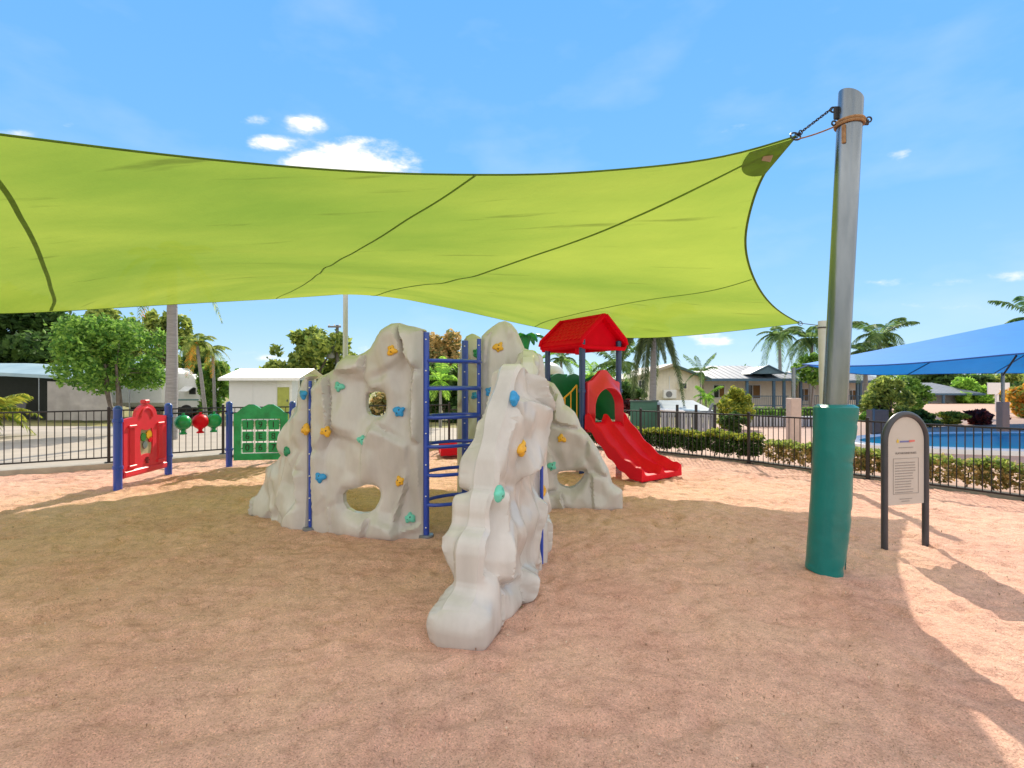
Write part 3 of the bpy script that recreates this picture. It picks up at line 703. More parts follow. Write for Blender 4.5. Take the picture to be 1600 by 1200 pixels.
        ho['label'] = {'hold_blue': 'blue climbing hold', 'hold_yellow': 'yellow climbing hold', 'hold_teal': 'teal climbing hold', 'hold_green': 'green climbing hold'}[cm.name]
    return o
def onp(O, E, px, py, off=0.0):
    """where the ray of a measured point meets the vertical plane through O and E, as (u, z)"""
    O = Vector(O[:2]); E = Vector(E[:2]); D_ = (E - O).normalized(); Nn = Vector((D_.y, -D_.x)); O = O + Nn * off; k = (px - 800) / F
    u = (k * O.y - O.x) / (D_.x - k * D_.y); d = O.y + u * D_.y; return (u, 1.7 + (603 - py) / F * d)
def smooth_poly(pts, it=1):
    for _ in range(it):
        q = []; n_ = len(pts)
        for i in range(n_):
            a, b = pts[i], pts[(i + 1) % n_]; q.append((a[0] * .75 + b[0] * .25, a[1] * .75 + b[1] * .25)); q.append((a[0] * .25 + b[0] * .75, a[1] * .25 + b[1] * .75))
        pts = q
    return pts
def climber():
    r = thing('climbing_frame', 'grey moulded rock climbing wall with coloured holds and blue arched ladder', 'climbing frame', (0, 6.2, 0))
    Y, T_, B_, G_ = M_hy, M_ht, M_hb, M_hg
    # big wall left of the ladder
    O, E = (-2.34, 5.92), (-1.0, 5.62)
    ol = [onp(O, E, *p) for p in [(496, 606), (500, 596), (507, 589), (518, 584), (530, 576), (536, 564), (546, 557), (560, 558), (572, 553), (582, 546), (592, 529), (602, 515), (614, 508), (626, 507), (638, 511), (650, 513), (664, 517)]]
    L_ = (Vector(E) - Vector(O)).length; ol = [(0, -.06)] + [(0, ol[0][1])] + ol[1:] + [(L_, ol[-1][1]), (L_, -.06)]
    h1 = smooth_poly([onp(O, E, *p) for p in [(572, 618), (577, 610), (602, 610), (608, 618), (608, 642), (601, 652), (580, 652), (572, 642)]])
    h2 = smooth_poly([onp(O, E, *p) for p in [(536, 764), (560, 760), (572, 754), (590, 755), (599, 764), (599, 780), (586, 801), (560, 804), (538, 792)]])
    hd = [(*onp(O, E, *p[:2], .1), p[2], p[3]) for p in [(617, 548, Y, 0), (531, 604, T_, 30), (622, 643, B_, 40), (513, 673, Y, 80), (568, 687, T_, 60), (502, 745, B_, 20), (624, 752, Y, -40), (637, 811, T_, 50)]]
    rock_panel(r, O, E, ol, [h1, h2], te=.05, tm=.105, amp=.085, fs=.50, seed=1, holds=hd)
    # short sloping wall at the far left
    O, E = (-3.42, 6.80), (-2.42, 5.97)
    ol = [onp(O, E, *p) for p in [(411, 775), (416, 766), (421, 752), (423, 731), (438, 722), (446, 711), (442, 697), (444, 685), (455, 674), (460, 658), (463, 641), (472, 634), (473, 612), (480, 594), (490, 588)]]
    L_ = (Vector(E) - Vector(O)).length; ol = [(ol[0][0], -.06)] + ol + [(L_, ol[-1][1]), (L_, -.06)]
    h1 = [onp(O, E, *p) for p in [(467, 748), (475, 744), (476, 758), (469, 757)]]
    hd = [(*onp(O, E, *p[:2], .08), p[2], p[3]) for p in [(479, 616, B_, 10), (480, 671, Y, 0), (457, 704, G_, 30)]]
    rock_panel(r, O, E, ol, [h1], te=.06, tm=.13, amp=.08, fs=.38, seed=2, holds=hd, flare=lambda u, z, s: .05 * np.clip(1 - z / .5, 0, 1))
    # tall panel facing the camera, right of the ladder
    O, E = (-.36, 6.15), (.27, 6.15)
    ol = [onp(O, E, *p) for p in [(755, 527), (762, 519), (771, 512), (780, 506), (789, 504), (798, 508), (806, 518), (812, 532), (818, 546), (826, 549), (834, 554)]]
    L_ = .63; ol = [(0, -.06), (0, ol[0][1])] + ol[1:-1] + [(L_, ol[-1][1]), (L_, -.06)]
    hd = [(*onp(O, E, *p[:2], .08), p[2], p[3]) for p in [(779, 543, Y, 15), (765, 612, B_, 0)]]
    rock_panel(r, O, E, ol, [], te=.05, tm=.11, amp=.08, fs=.34, seed=3, holds=hd, ymul=.35)
    # far wing behind the ladder
    O, E = (-.80, 7.55), (-.33, 7.35)
    ol = [onp(O, E, *p) for p in [(718, 600), (719, 570), (724, 545), (731, 527), (739, 523), (748, 528), (756, 545), (760, 580)]]
    L_ = (Vector(E) - Vector(O)).length; ol = [(0, -.06)] + ol + [(L_, ol[-1][1]), (L_, -.06)]
    hd = [(*onp(O, E, *p[:2], .08), p[2], p[3]) for p in [(748, 552, G_, 0), (744, 618, B_, 10)]]
    rock_panel(r, O, E, ol, [], te=.05, tm=.11, amp=.05, fs=.3, seed=4, holds=hd, ymul=.4)
    # right wing
    O, E = (.34, 7.15), (1.56, 7.08)
    ol = [onp(O, E, *p) for p in [(838, 606), (846, 598), (855, 597), (864, 601), (871, 611), (877, 622), (880, 633), (888, 638), (896, 645), (901, 655), (905, 667), (917, 680), (924, 690), (931, 701), (939, 717), (948, 733), (953, 755), (960, 761), (968, 766), (968, 786)]]
    ol = [(0, -.06)] + ol + [(ol[-1][0], -.06)]
    h1 = smooth_poly([onp(O, E, *p) for p in [(868, 735), (885, 732), (908, 732), (917, 736), (913, 750), (896, 766), (876, 762), (868, 752)]])
    hd = [(*onp(O, E, *p[:2], .1), p[2], p[3]) for p in [(858, 630, B_, 90), (877, 684, Y, 60), (862, 726, T_, 20)]]
    rock_panel(r, O, E, ol, [h1], te=.07, tm=.13, amp=.10, fs=.42, seed=5, holds=hd, flare=lambda u, z, s: .06 * np.clip(1 - z / .5, 0, 1))
    # near wing that comes towards the viewer
    O, E = (-.375, 3.30), (.13, 4.74)
    ol = [(0, -.06), (-.03, .06), (-.01, .16), (.05, .215), (.15, .245), (.20, .30), (.205, .42), (.215, .56), (.27, .615), (.36, .64), (.385, .70), (.39, .80), (.43, .87), (.50, .91), (.53, 1.02), (.56, 1.16), (.66, 1.31), (.76, 1.46), (.88, 1.60), (.97, 1.74), (1.06, 1.84), (1.15, 1.87), (1.28, 1.83), (1.40, 1.79), (1.525, 1.77), (1.525, -.06)]
    ol = [ol[0]] + smooth_poly(ol)[2:-3] + [ol[-1]]
    def fl(u, z, s):
        foot = np.clip(1.3 - u / .34, 0, 1) * np.clip(1 - (z - .16) / .30, 0, 1)
        skirt = np.clip(1 - z / .75, 0, 1) * (.05 if s == 0 else .02) * np.clip(u / .5, 0, 1)
        return .045 * foot + skirt + .015 * np.sin(z * 13 + 1)
    hd = [(*onp(O, E, *p[:2], p[4]), p[2], p[3]) for p in [(812, 622, B_, 30, .17), (813, 701, Y, 10, .17), (783, 771, T_, 50, .2)]]
    rock_panel(r, O, E, ol, [], te=.10, tm=.135, amp=.11, fs=.42, seed=6, holds=hd, flare=fl, rim=.085, ymul=.7, step=.022)
    # narrow panel joining it to the hub
    O, E = (.15, 4.80), (.20, 6.04)
    ol = [(0, -.06), (0, 1.72), (.1, 1.80), (.25, 1.92), (.4, 1.98), (.6, 2.06), (.9, 2.09), (1.1, 2.1), (1.24, 2.08), (1.24, -.06)]
    hd = [(1.0, 1.68, B_, 0), (.75, 1.17, T_, 0), (.18, .66, Y, 0)]
    rock_panel(r, O, E, ol, [], te=.07, tm=.115, amp=.07, fs=.34, seed=7, holds=hd, flare=lambda u, z, s: .07 * np.clip(1 - z / .6, 0, 1) * (s == 0), ymul=.5)
    # blue posts
    def post(x, y, z, rad, m=M_blue, flange=True, nm='post'):
        b = MB().tube([(x, y, -.05), (x, y, z)], rad, 16); o = b.build(nm, m, r, smooth=True, sharp=50)
        if flange: MB().lathe((x, y, .005), [(.085, -.04), (.085, .022), (.078, .03), (rad, .032)], 20).build('foot_flange', mat('flange_steel', (.28, .30, .36), .4, metal=.6), o, smooth=True, sharp=40)
        for q in range(7):
            zz = .12 + q * (z - .2) / 6
            if flange: MB().lathe((x - .0, y - rad - .004, zz), [(.008, -.006), (.010, 0), (.008, .006)], 8).build('bolt', M_white, o)
    post(-.96, 5.60, 2.30, .033); post(-2.385, 5.90, 1.76, .02, nm='joint_post'); post(-.40, 6.05, 2.27, .026, nm='post')
    post(-.655, 6.95, 2.33, .046)
    post(.285, 4.80, 1.62, .017, nm='joint_post', flange=False)
    # arched rungs
    A = Vector((-.96, 5.60, 0)); Cc = Vector((-.40, 6.05, 0)); mid = (A + Cc) / 2; hv = (Cc - A) / 2; nv = Vector((hv.y, -hv.x, 0)).normalized()
    for k, z in enumerate((.37, .70, 1.02, 1.345, 1.67, 1.985)):
        mb = MB()
        front = [mid - hv * math.cos(q) + nv * .17 * math.sin(q) + Vector((0, 0, z)) for q in np.linspace(0.02, math.pi - .02, 13)]
        back = [mid - hv * math.cos(q) - nv * .22 * math.sin(q) + Vector((0, 0, z + .01)) for q in np.linspace(0.02, math.pi - .02, 13)]
        mb.tube(front, .021, 8).tube(back, .021, 8)
        mb.build('rung', M_blue, r, smooth=True)
climber()

# ------------------------------------------------------------------ play tower with slides
P1 = Vector((1.37, 9.75, 0)); P3_ = Vector((2.20, 10.30, 0)); sv = (P3_ - P1).normalized(); nv = Vector((sv.y, -sv.x, 0)); P2 = P1 - nv * 1.1; P4 = P3_ - nv * 1.1
TW = (P3_ - P1).length
def slide_mesh(O, dirv, sidev, wid, L_, z0, z1, lanes, wall=.16):
    """moulded slide: dirv down the slope, profile with a raised rail between lanes"""
    ns = 40; prof = []
    npf = 14 * lanes
    G = []; 
    for i in range(ns + 1):
        t = i / ns
        if t < .08: z = z0
        else:
            q = (t - .08) / .92; z = z1 + (z0 - z1) * (1 - (q * q * (3 - 2 * q)) * .30 - .70 * (1 - (1 - q) ** 2.3))
        if t > .9: z = z + .01 * math.sin((t - .9) * 30)
        wv = .018 * math.sin(t * 26) if t < .95 else 0
        row = []; W_ = wid * (1 + .10 * max(0, (t - .75) / .25))
        hw = wall * (1.0 if t > .06 else 1.1) * (1 - .25 * max(0, (t - .93) / .07))
        for k in range(npf + 1):
            s = k / npf; ls = (s * lanes) % 1.0; ls = 1.0 if k == npf else ls
            e = min(ls, 1 - ls)          # 0 on a rail, .5 mid lane
            h = hw * math.exp(-(e / .085) ** 2) * (1 if (s < .02 or s > .98) else .9)
            row.append(O + dirv * (L_ * t) + sidev * (W_ * (s - .5)) + Vector((0, 0, z + h + wv * (1 if (s < .02 or s > .98) else .3))))
        G.append(row)
    return G
def slide(parent, O, dirv, sidev, wid, L_, z0, z1, lanes, m):
    G = slide_mesh(O, dirv, sidev, wid, L_, z0, z1, lanes); a = len(G); b = len(G[0]); vs = [p for row in G for p in row]
    fs = [(i * b + k, (i + 1) * b + k, (i + 1) * b + k + 1, i * b + k + 1) for i in range(a - 1) for k in range(b - 1)]
    # skirt of real thickness: outer flanks and underside
    k0 = len(vs)
    for i, row in enumerate(G):
        t = i / (a - 1); dz = .20 if t < .9 else .20
        sc_ = .018 * (1 + math.sin(t * 34)) if t < .9 else 0
        lo = max(.0, row[b // (2 * lanes)].z - .06 - sc_)
        vs += [row[0] - sidev * .035 + Vector((0, 0, -.015)), Vector((row[0].x - sidev.x * .045, row[0].y - sidev.y * .045, max(.015, lo - .035))), Vector((row[-1].x + sidev.x * .045, row[-1].y + sidev.y * .045, max(.015, lo - .035))), row[-1] + sidev * .035 + Vector((0, 0, -.015))]
    for i in range(a - 1):
        q = k0 + 4 * i; fs += [(i * b, q, q + 4, (i + 1) * b), (q, q + 1, q + 5, q + 4), (q + 1, q + 2, q + 6, q + 5), (q + 2, q + 3, q + 7, q + 6), (q + 3, i * b + b - 1, (i + 1) * b + b - 1, q + 7)]
    e = k0 + 4 * (a - 1); last = (a - 1) * b
    fs.append(tuple([e, e + 1, e + 2, e + 3] + [last + k for k in range(b - 1, -1, -1)]))
    o = mesh_obj('slide', vs, fs, m, parent, smooth=True, sharp=50)
    return o
def wavy_panel(parent, A, B, z0, z1, m, amp=.10, name='panel', thick=.05, bumps=2, holes=()):
    A, B = Vector(A), Vector(B); U = (B - A).normalized(); L_ = (B - A).length; T = Vector((U.y, -U.x, 0)); n_ = 30
    top = [(L_ * i / n_, z1 + amp * (abs(math.sin(math.pi * bumps * i / n_)) ** .8) - amp * .3) for i in range(n_, -1, -1)]
    return MB().prism([(0, z0), (L_, z0)] + top, (A.x, A.y, 0), U, (0, 0, 1), T, thick).build(name, m, parent)
def tower():
    r = thing('play_tower', 'play tower with red tiled plastic roof, navy posts and red double slide', 'play tower', (1.5, 10.5, 0))
    for p, top in ((P1, 2.62), (P2, 2.62), (P3_, 2.62), (P4, 2.62)):
        o = MB().tube([(p.x, p.y, -.05), (p.x, p.y, top)], .062 if p is P1 else .058, 20).build('post', M_dblue, r, smooth=True, sharp=50)
        MB().lathe((p.x, p.y, 1.60), [(.066, -.035), (.078, -.03), (.078, .03), (.066, .035)], 20).build('clamp', M_dblue, o, smooth=True, sharp=40)
        MB().lathe((p.x, p.y, .98), [(.066, -.03), (.076, -.026), (.076, .026), (.066, .03)], 20).build('clamp', M_dblue, o, smooth=True, sharp=40)
    c = (P1 + P2 + P3_ + P4) / 4; ang = math.atan2(sv.y, sv.x)
    MB().bbox((c.x, c.y, .93), (TW, .98, .06), ang, b=.01).build('deck', M_dblue, r)
    # ---- roof: ridge runs along nv, gable looks down the slide
    ez, rz = 2.56, 3.11; hw = TW / 2 + .14; l0, l1 = -.66, .66
    gp = lambda a, b, z: c + sv * a + nv * b + Vector((0, 0, z))
    roof = None
    for s in (-1, 1):
        mb = MB(); n_ = 9
        rows = []
        for i in range(n_ + 1):                  # curved lower edge
            t = i / n_; a = s * hw * (1 - t) ** 1.0; z = ez + (rz - ez) * t
            if t < .12: z += 0; a -= s * .05 * (1 - t / .12)
            rows.append((a, z))
        rows = [(s * (hw - .10), ez - .07), (s * (hw - .02), ez - .03)] + rows[1:]
        vs = []; 
        for a, z in rows: vs += [gp(a, l0, z), gp(a, l1, z)]
        m_ = len(rows); inn = [(a - s * .0 , z - .05) for a, z in rows]
        for a, z in inn: vs += [gp(a, l0, z), gp(a, l1, z)]
        fs = []
        for i in range(m_ - 1):
            fs += [(2 * i, 2 * i + 1, 2 * i + 3, 2 * i + 2), (2 * m_ + 2 * i, 2 * m_ + 2 * i + 2, 2 * m_ + 2 * i + 3, 2 * m_ + 2 * i + 1), (2 * i, 2 * i + 2, 2 * m_ + 2 * i + 2, 2 * m_ + 2 * i), (2 * i + 1, 2 * m_ + 2 * i + 1, 2 * m_ + 2 * i + 3, 2 * i + 3)]
        fs += [(0, 2 * m_, 2 * m_ + 1, 1)]
        mb.add(vs, fs); o = mb.build('roof', M_rroof, r, smooth=True, sharp=30)
        # moulded shingle courses, each scallop proud of the shell
        sl = math.hypot(hw, rz - ez); nd = Vector(sv) * (-s * hw / sl) + Vector((0, 0, (rz - ez) / sl)); nn_ = Vector(sv) * (s * (rz - ez) / sl) + Vector((0, 0, hw / sl))
        me = None
        for row in range(6):
            for k in range(9):
                t = .16 + row * .135; b_ = l0 + .08 + (k + .5 * (row % 2)) * .14
                if b_ > l1 - .1: continue
                if me is None:
                    q = [(-.062, .05), (-.062, -.02), (-.045, -.045), (0, -.06), (.045, -.045), (.062, -.02), (.062, .05)]
                    mm = MB().prism(q, (0, 0, 0), nv, nd, nn_, .014); mo = mm.build('shingle', M_rroof, o, local=True); me = mo.data; mo.location = gp(s * hw * (1 - t), b_, ez + (rz - ez) * t) + nn_ * .004 - r.location
                else: inst('shingle', me, o, gp(s * hw * (1 - t), b_, ez + (rz - ez) * t) + nn_ * .004)
    MB().tube([gp(0, l0 - .01, rz + .002), gp(0, l1 + .01, rz + .002)], .035, 10).build('ridge_cap', M_rroof, r, smooth=True)
    for b_ in (l0, l1):                              # barge frame and recessed gable
        q = [(-hw - .01, ez + .02), (-hw + .03, ez - .09), (-hw + .16, ez - .13), (hw - .16, ez - .13), (hw - .03, ez - .09), (hw + .01, ez + .02), (hw - .06, ez + .12), (.05, rz + .02), (-.05, rz + .02), (-hw + .06, ez + .12)]
        q2 = [(a * .93, z_ if z_ < ez else z_ - .06) for a, z_ in q]
        MB().prism(q2, c + nv * (b_ * .74), sv, (0, 0, 1), nv, .05).build('gable', M_rroof, r)
        MB().tube([gp(-hw + .08, b_ * .98, ez - .10), gp(hw - .08, b_ * .98, ez - .10)], .04, 8).build('tie_beam', M_rroof, r, smooth=True)
        for s in (-1, 1):
            MB().tube([gp(s * (hw - .02), b_ + (.0), ez - .02), gp(s * (hw - .05), b_, ez + .08), gp(s * .04, b_, rz)], .042, 8).build('barge_board', M_rroof, r, smooth=True)
    MB().bbox(c - sv * (TW / 2 - .05) + Vector((0, 0, 2.40)) + nv * .42, (.10, .22, .16), ang, b=.02).build('roof_bracket', M_rroof, r)
    # ---- green wavy panels on the three other sides
    wavy_panel(r, P2 + sv * .07, P4 - sv * .07, 1.0, 1.90, M_dgreen, .10, 'green_panel')
    wavy_panel(r, P4 + nv * .07, P3_ - nv * .07, 1.0, 1.86, M_dgreen, .12, 'green_panel', bumps=1)
    MB().tube(arc(c + sv * .25 - nv * .1 + Vector((0, 0, 1.15)), .13, 0, 360, 20, nv, (0, 0, 1)), .04, 8, cap=False).build('steering_wheel', M_dgreen, r, smooth=True)
    # ---- red arched slide hood
    n_ = 18; hwid = TW / 2 - .06; arcp = [(.36 * math.cos(R(180 * i / n_)), 1.28 + .38 * math.sin(R(180 * i / n_))) for i in range(n_ + 1)]   # opening, right to left
    outer = [(hwid, .80), (hwid, 1.78), (hwid * .72, 1.80), (hwid * .45, 1.90), (hwid * .2, 2.0), (0, 2.03), (-hwid * .2, 2.0), (-hwid * .45, 1.90), (-hwid * .72, 1.80), (-hwid, 1.78), (-hwid, .80)]
    inner = [(.40, .80), (.38, 1.1)] + [(a * 1.05, z) for a, z in arcp] + [(-.38, 1.1), (-.40, .80)]
    oc = (P1 + P3_) / 2 + nv * .05
    poly = outer + inner[::-1]
    # build as a strip between inner and outer, with thickness
    def resample(pl, k):
        p = [Vector(q) for q in pl]; s = [0]
        for i in range(1, len(p)): s.append(s[-1] + (p[i] - p[i - 1]).length)
        o = []
        for j in range(k):
            t = s[-1] * j / (k - 1); i = min(max(1, next((q for q in range(len(s)) if s[q] >= t - 1e-9), len(s) - 1)), len(s) - 1)
            w_ = (t - s[i - 1]) / (s[i] - s[i - 1] + 1e-9); o.append(p[i - 1].lerp(p[i], w_))
        return o
    K = 48; ou = resample(outer, K); it_ = resample(inner, K); G = []
    for k in range(K):
        o_, i_ = ou[k], it_[k]; w3 = lambda q, dn: oc + sv * q[0] + nv * dn + Vector((0, 0, q[1]))
        G.append([w3(o_, -.04), w3(o_, .04), w3(o_.lerp(i_, .35), .055), w3(o_.lerp(i_, .6), .12), w3(i_ + (o_ - i_) * .06, .20), w3(i_, .20), w3(i_, -.04)])
    vs = [p for row in G for p in row]; m_ = 7
    fs = [(i * m_ + k, (i + 1) * m_ + k, (i + 1) * m_ + (k + 1) % m_, i * m_ + (k + 1) % m_) for i in range(K - 1) for k in range(m_)]
    mesh_obj('slide_hood', vs, fs, M_pinkred, r, smooth=True, sharp=40)
    slide(r, (P1 + P3_) / 2 + nv * .08, Vector((.68, -.73, 0)).normalized(), Vector((.80, .60, 0)).normalized(), .98, 1.30, .98, .12, 2, M_red)
    # ---- yellow stair railing and green stair panel on the left
    a = P1 + Vector((-.10, .02, 0)); e = a + Vector((-1.15, .25, 0)); n_ = 11
    zt = lambda t: 1.70 - .95 * t ** .9 if t > .08 else 1.72
    MB().tube([a + (e - a) * t + Vector((0, 0, zt(t))) for t in np.linspace(0, 1, 12)], .017, 8).build('handrail', M_yel, r, smooth=True)
    MB().tube([a + (e - a) * t + Vector((0, 0, max(.06, .93 - .95 * t))) for t in np.linspace(0, 1, 6)], .017, 8).build('stringer', M_yel, r, smooth=True)
    for k in range(n_):
        t = k / (n_ - 1); p = a + (e - a) * t
        MB().tube([p + Vector((0, 0, max(.06, .93 - .95 * t))), p + Vector((0, 0, zt(t)))], .012, 6).build('baluster', M_yel, r, smooth=True)
    for k in range(4):
        p = a + (e - a) * (.15 + .25 * k) + Vector((.0, .28, .78 - .22 * k)); MB().bbox(p, (.26, .5, .04), .2, b=.008).build('stair_tread', M_dblue, r)
    # ---- second deck with white dome, plastic palm and small slide
    q0 = Vector((.42, 12.3, 0)); q1 = Vector((1.32, 12.35, 0))
    for p in (q0, q1, q0 + Vector((0, .95, 0)), q1 + Vector((0, .95, 0))): MB().tube([(p.x, p.y, -.05), (p.x, p.y, 1.75)], .055, 14).build('post', M_dblue, r, smooth=True, sharp=50)
    MB().bbox((.87, 12.8, .93), (.95, .95, .05), b=.01).build('deck', M_dblue, r)
    MB().bbox((.87, 12.28, 1.48), (.98, .05, 1.02), b=.01).build('green_panel', M_dgreen, r)
    dm = MB(); prof = [(.38 * math.cos(R(a_)), .30 * math.sin(R(a_))) for a_ in range(0, 90, 10)] + [(.005, .30)]
    dm.lathe((.93, 12.55, 1.985), prof, 26).build('white_dome', mat('white_plastic', (.72, .78, .74), .35, vary=.05), r, smooth=True, sharp=60)
    tp = Vector((.33, 11.9, 0)); MB().tube([(tp.x, tp.y, -.05), (tp.x, tp.y, 2.2), (tp.x, tp.y, 2.62)], [.05, .05, .05], 14).build('post', M_dblue, r, smooth=True, sharp=50)
    MB().lathe((tp.x, tp.y, 2.45), [(.045, 0), (.075, .18), (.13, .42), (.14, .46)], 16).build('palm_topper', M_green, r, smooth=True)
    for k, (an, ln) in enumerate(((8, .52), (62, .42), (120, .40), (176, .40), (235, .40), (300, .46))):
        d_ = Vector((math.cos(R(an)), math.sin(R(an)), 0)); sd_ = Vector((-d_.y, d_.x, 0)); G = []
        for i in range(11):
            t = i / 10; cc = tp + d_ * (.04 + ln * t) + Vector((0, 0, 2.86 + .14 * math.sin(t * 2.3) - .22 * t * t)); w_ = .11 * math.sin(math.pi * min(1, .15 + t * .85)) * (1 + (.25 if i % 2 else -.1)) + .008
            G.append([cc - sd_ * w_ + Vector((0, 0, -.05)), cc - sd_ * w_ * .4 + Vector((0, 0, .0)), cc + Vector((0, 0, .018)), cc + sd_ * w_ * .4, cc + sd_ * w_ + Vector((0, 0, -.05)), cc + Vector((0, 0, -.03))])
        vs = [p for row in G for p in row]; fs = [(i * 6 + k_, (i + 1) * 6 + k_, (i + 1) * 6 + (k_ + 1) % 6, i * 6 + (k_ + 1) % 6) for i in range(10) for k_ in range(6)]
        mesh_obj('plastic_palm_leaf', vs, fs, M_green, r, smooth=True)
    d_ = Vector((-1, -.22, 0)).normalized(); s_ = Vector((.22, -1, 0)).normalized()
    slide(r, Vector((.35, 12.55, 0)), d_, s_, .62, 2.15, .98, .14, 1, M_red)
tower()

# ------------------------------------------------------------------ activity panels at the left
def text_obj(s, size, name, m, parent, M4, ext=.002):
    cu = bpy.data.curves.new('t', 'FONT'); cu.body = s; cu.size = size; cu.extrude = ext; cu.align_x = 'CENTER'; cu.align_y = 'CENTER'; cu.resolution_u = 3
    o = bpy.data.objects.new('t', cu); C.objects.link(o); dg = bpy.context.evaluated_depsgraph_get(); me = bpy.data.meshes.new_from_object(o.evaluated_get(dg))
    bpy.data.objects.remove(o); bpy.data.curves.remove(cu); me.materials.clear(); me.materials.append(m); me.name = name
    q = bpy.data.objects.new(name, me); C.objects.link(q); q.parent = parent; M4 = M4.copy(); M4.translation = M4.translation - origin_of(parent); q.matrix_local = M4; return q
def frame_mat(O, U, W, T):     # columns u, w(up), normal towards viewer
    M4 = Matrix.Identity(4)
    for i, v in enumerate((U, W, T)):
        for j in range(3): M4[j][i] = v[j]
    M4.translation = Vector(O); return M4
def holed_plate(poly, hole, O, U, W, T, t):
    """plate with one hole; both loops joined by triangulated faces"""
    ol = pin_poly(poly, .05); hl = pin_poly(hole, .05); allp = np.vstack([ol, hl]); a, b = len(ol), len(hl)
    ed = [(i, (i + 1) % a) for i in range(a)] + [(a + i, a + (i + 1) % b) for i in range(b)]
    rv, re, rf, *_ = geometry.delaunay_2d_cdt([Vector(p) for p in allp], ed, [], 0, 1e-6); rv = np.array([tuple(v) for v in rv])
    cen = np.array([rv[list(f)].mean(0) for f in rf]); k = inside(cen[:, 0], cen[:, 1], [tuple(q) for q in ol]) & ~inside(cen[:, 0], cen[:, 1], [tuple(q) for q in hl]); rf = [tuple(f) for f, q in zip(rf, k) if q]
    O, U, W, T = Vector(O), Vector(U), Vector(W), Vector(T); n_ = len(rv); vs = [O + U * x + W * y - T * t / 2 for x, y in rv] + [O + U * x + W * y + T * t / 2 for x, y in rv]
    fs = [f[::-1] for f in rf] + [tuple(i + n_ for i in f) for f in rf]; ec = {}
    for f in rf:
        for i in range(3): ec[(f[i], f[(i + 1) % 3])] = 1
    fs += [(e[0], e[1], e[1] + n_, e[0] + n_) for e in ec if (e[1], e[0]) not in ec]
    mb = MB(); mb.add(vs, fs); return mb
def activity():
    Q = [gnd(184, 765), gnd(263, 742), gnd(358, 729), gnd(457, 727)]
    Q = [Vector((q.x, q.y, 0)) for q in Q]
    r = thing('activity_panel', 'red gear panel, green tile panel and three plastic balloons joined by blue posts', 'play panel', Q[0])
    for q in Q:
        o = MB().tube([(q.x, q.y, -.08), (q.x, q.y, 1.30)], .062, 18).build('post', M_blue, r, smooth=True, sharp=50)
        MB().lathe((q.x, q.y, 1.30), [(.066, 0), (.066, .02), (.058, .045), (.038, .066), (.004, .075)], 18).build('post_cap', M_blue, o, smooth=True, sharp=50)
        for z in (.36, 1.13): MB().lathe((q.x, q.y, z), [(.064, -.03), (.075, -.026), (.075, .026), (.064, .03)], 18).build('clamp', M_blue, o, smooth=True, sharp=40)
    Z = Vector((0, 0, 1))
    # red panel
    A, B = Q[0], Q[1]; U = (B - A).normalized(); T = Vector((U.y, -U.x, 0)); W_ = (B - A).length; h = W_ / 2 - .10; Oc = (A + B) / 2
    top = [(h, 1.14), (h * .55, 1.17)] + [(h * .50 * math.cos(R(a)), 1.17 + .21 * math.sin(R(a))) for a in range(0, 181, 15)] + [(-h * .55, 1.17), (-h, 1.14)]
    hole = smooth_poly([(-.17, .47), (-.06, .50), (.06, .50), (.17, .47), (.17, .96), (.06, .92), (-.06, .92), (-.17, .96)])
    holed_plate([(-h, .16), (h, .16)] + top, hole, (Oc.x, Oc.y, 0), U, Z, T, .055).build('red_panel', M_pinkred, r)
    MB().bbox(Oc + Vector((0, 0, .22)), (2 * h, .10, .11), math.atan2(U.y, U.x), b=.02).build('bottom_rail', M_pinkred, r)
    for s in (-1, 1):
        fl = MB()
        for k in range(5): fl.tube([Oc + U * (s * h * .66 + (k - 2) * .026) + T * .032 + Z * .36, Oc + U * (s * h * .66 + (k - 2) * .026) + T * .032 + Z * .98], .011, 6)
        fl.bbox(Oc + U * (s * h * .66) + T * .035 + Z * 1.01, (.19, .05, .05), math.atan2(U.y, U.x), b=.01).bbox(Oc + U * (s * h * .66) + T * .035 + Z * .33, (.19, .05, .05), math.atan2(U.y, U.x), b=.01)
        fl.build('fluted_column', M_pinkred, r)
    MB().tube(arc(Oc + T * .03 + Z * 1.15, .16, 0, 180, 16, U, Z), .022, 8).build('arch_moulding', M_pinkred, r, smooth=True)
    MB().bbox(Oc + Z * 1.42, (.13, .10, .07), math.atan2(U.y, U.x), b=.015).build('top_knob', M_pinkred, r)
    MB().prism(hole, (Oc.x, Oc.y, 0), U, Z, T, .006).build('window_pane', mat('scratched_pane', (.55, .48, .36), .25, (.45, .40, .30), 8), r)
    for (u, z, rad, m, nm) in ((-.08, .80, .075, mat('gear_green', (.05, .24, .05), .4), 'green gear'), (.075, .83, .08, M_yel, 'yellow gear'), (.11, .745, .055, M_red, 'red gear'), (-.03, .66, .07, mat('gear_grey', (.20, .24, .28), .4), 'grey gear')):
        n_ = 24; pl = [((rad * (1.0 if k % 2 else .82)) * math.cos(2 * math.pi * k / n_), (rad * (1.0 if k % 2 else .82)) * math.sin(2 * math.pi * k / n_)) for k in range(n_)]
        o = MB().prism(pl, Oc + U * u + Z * z + T * .02, U, Z, T, .016).build('gear', m, r); o['label'] = nm
    hp = MB()
    for k, (a, l) in enumerate(((-50, .035), (-20, .05), (5, .055), (30, .05), (70, .04))):
        b_ = Oc + T * .03 + Z * .36; dv = U * math.sin(R(a)) + Z * math.cos(R(a)); hp.tube([b_ + dv * .02, b_ + dv * (.03 + l)], .010, 6)
    hp.tube([Oc + T * .03 + Z * .33, Oc + T * .03 + Z * .385], .03, 8); hp.build('hand_print', mat('print_red', (.22, .01, .02), .5), r)
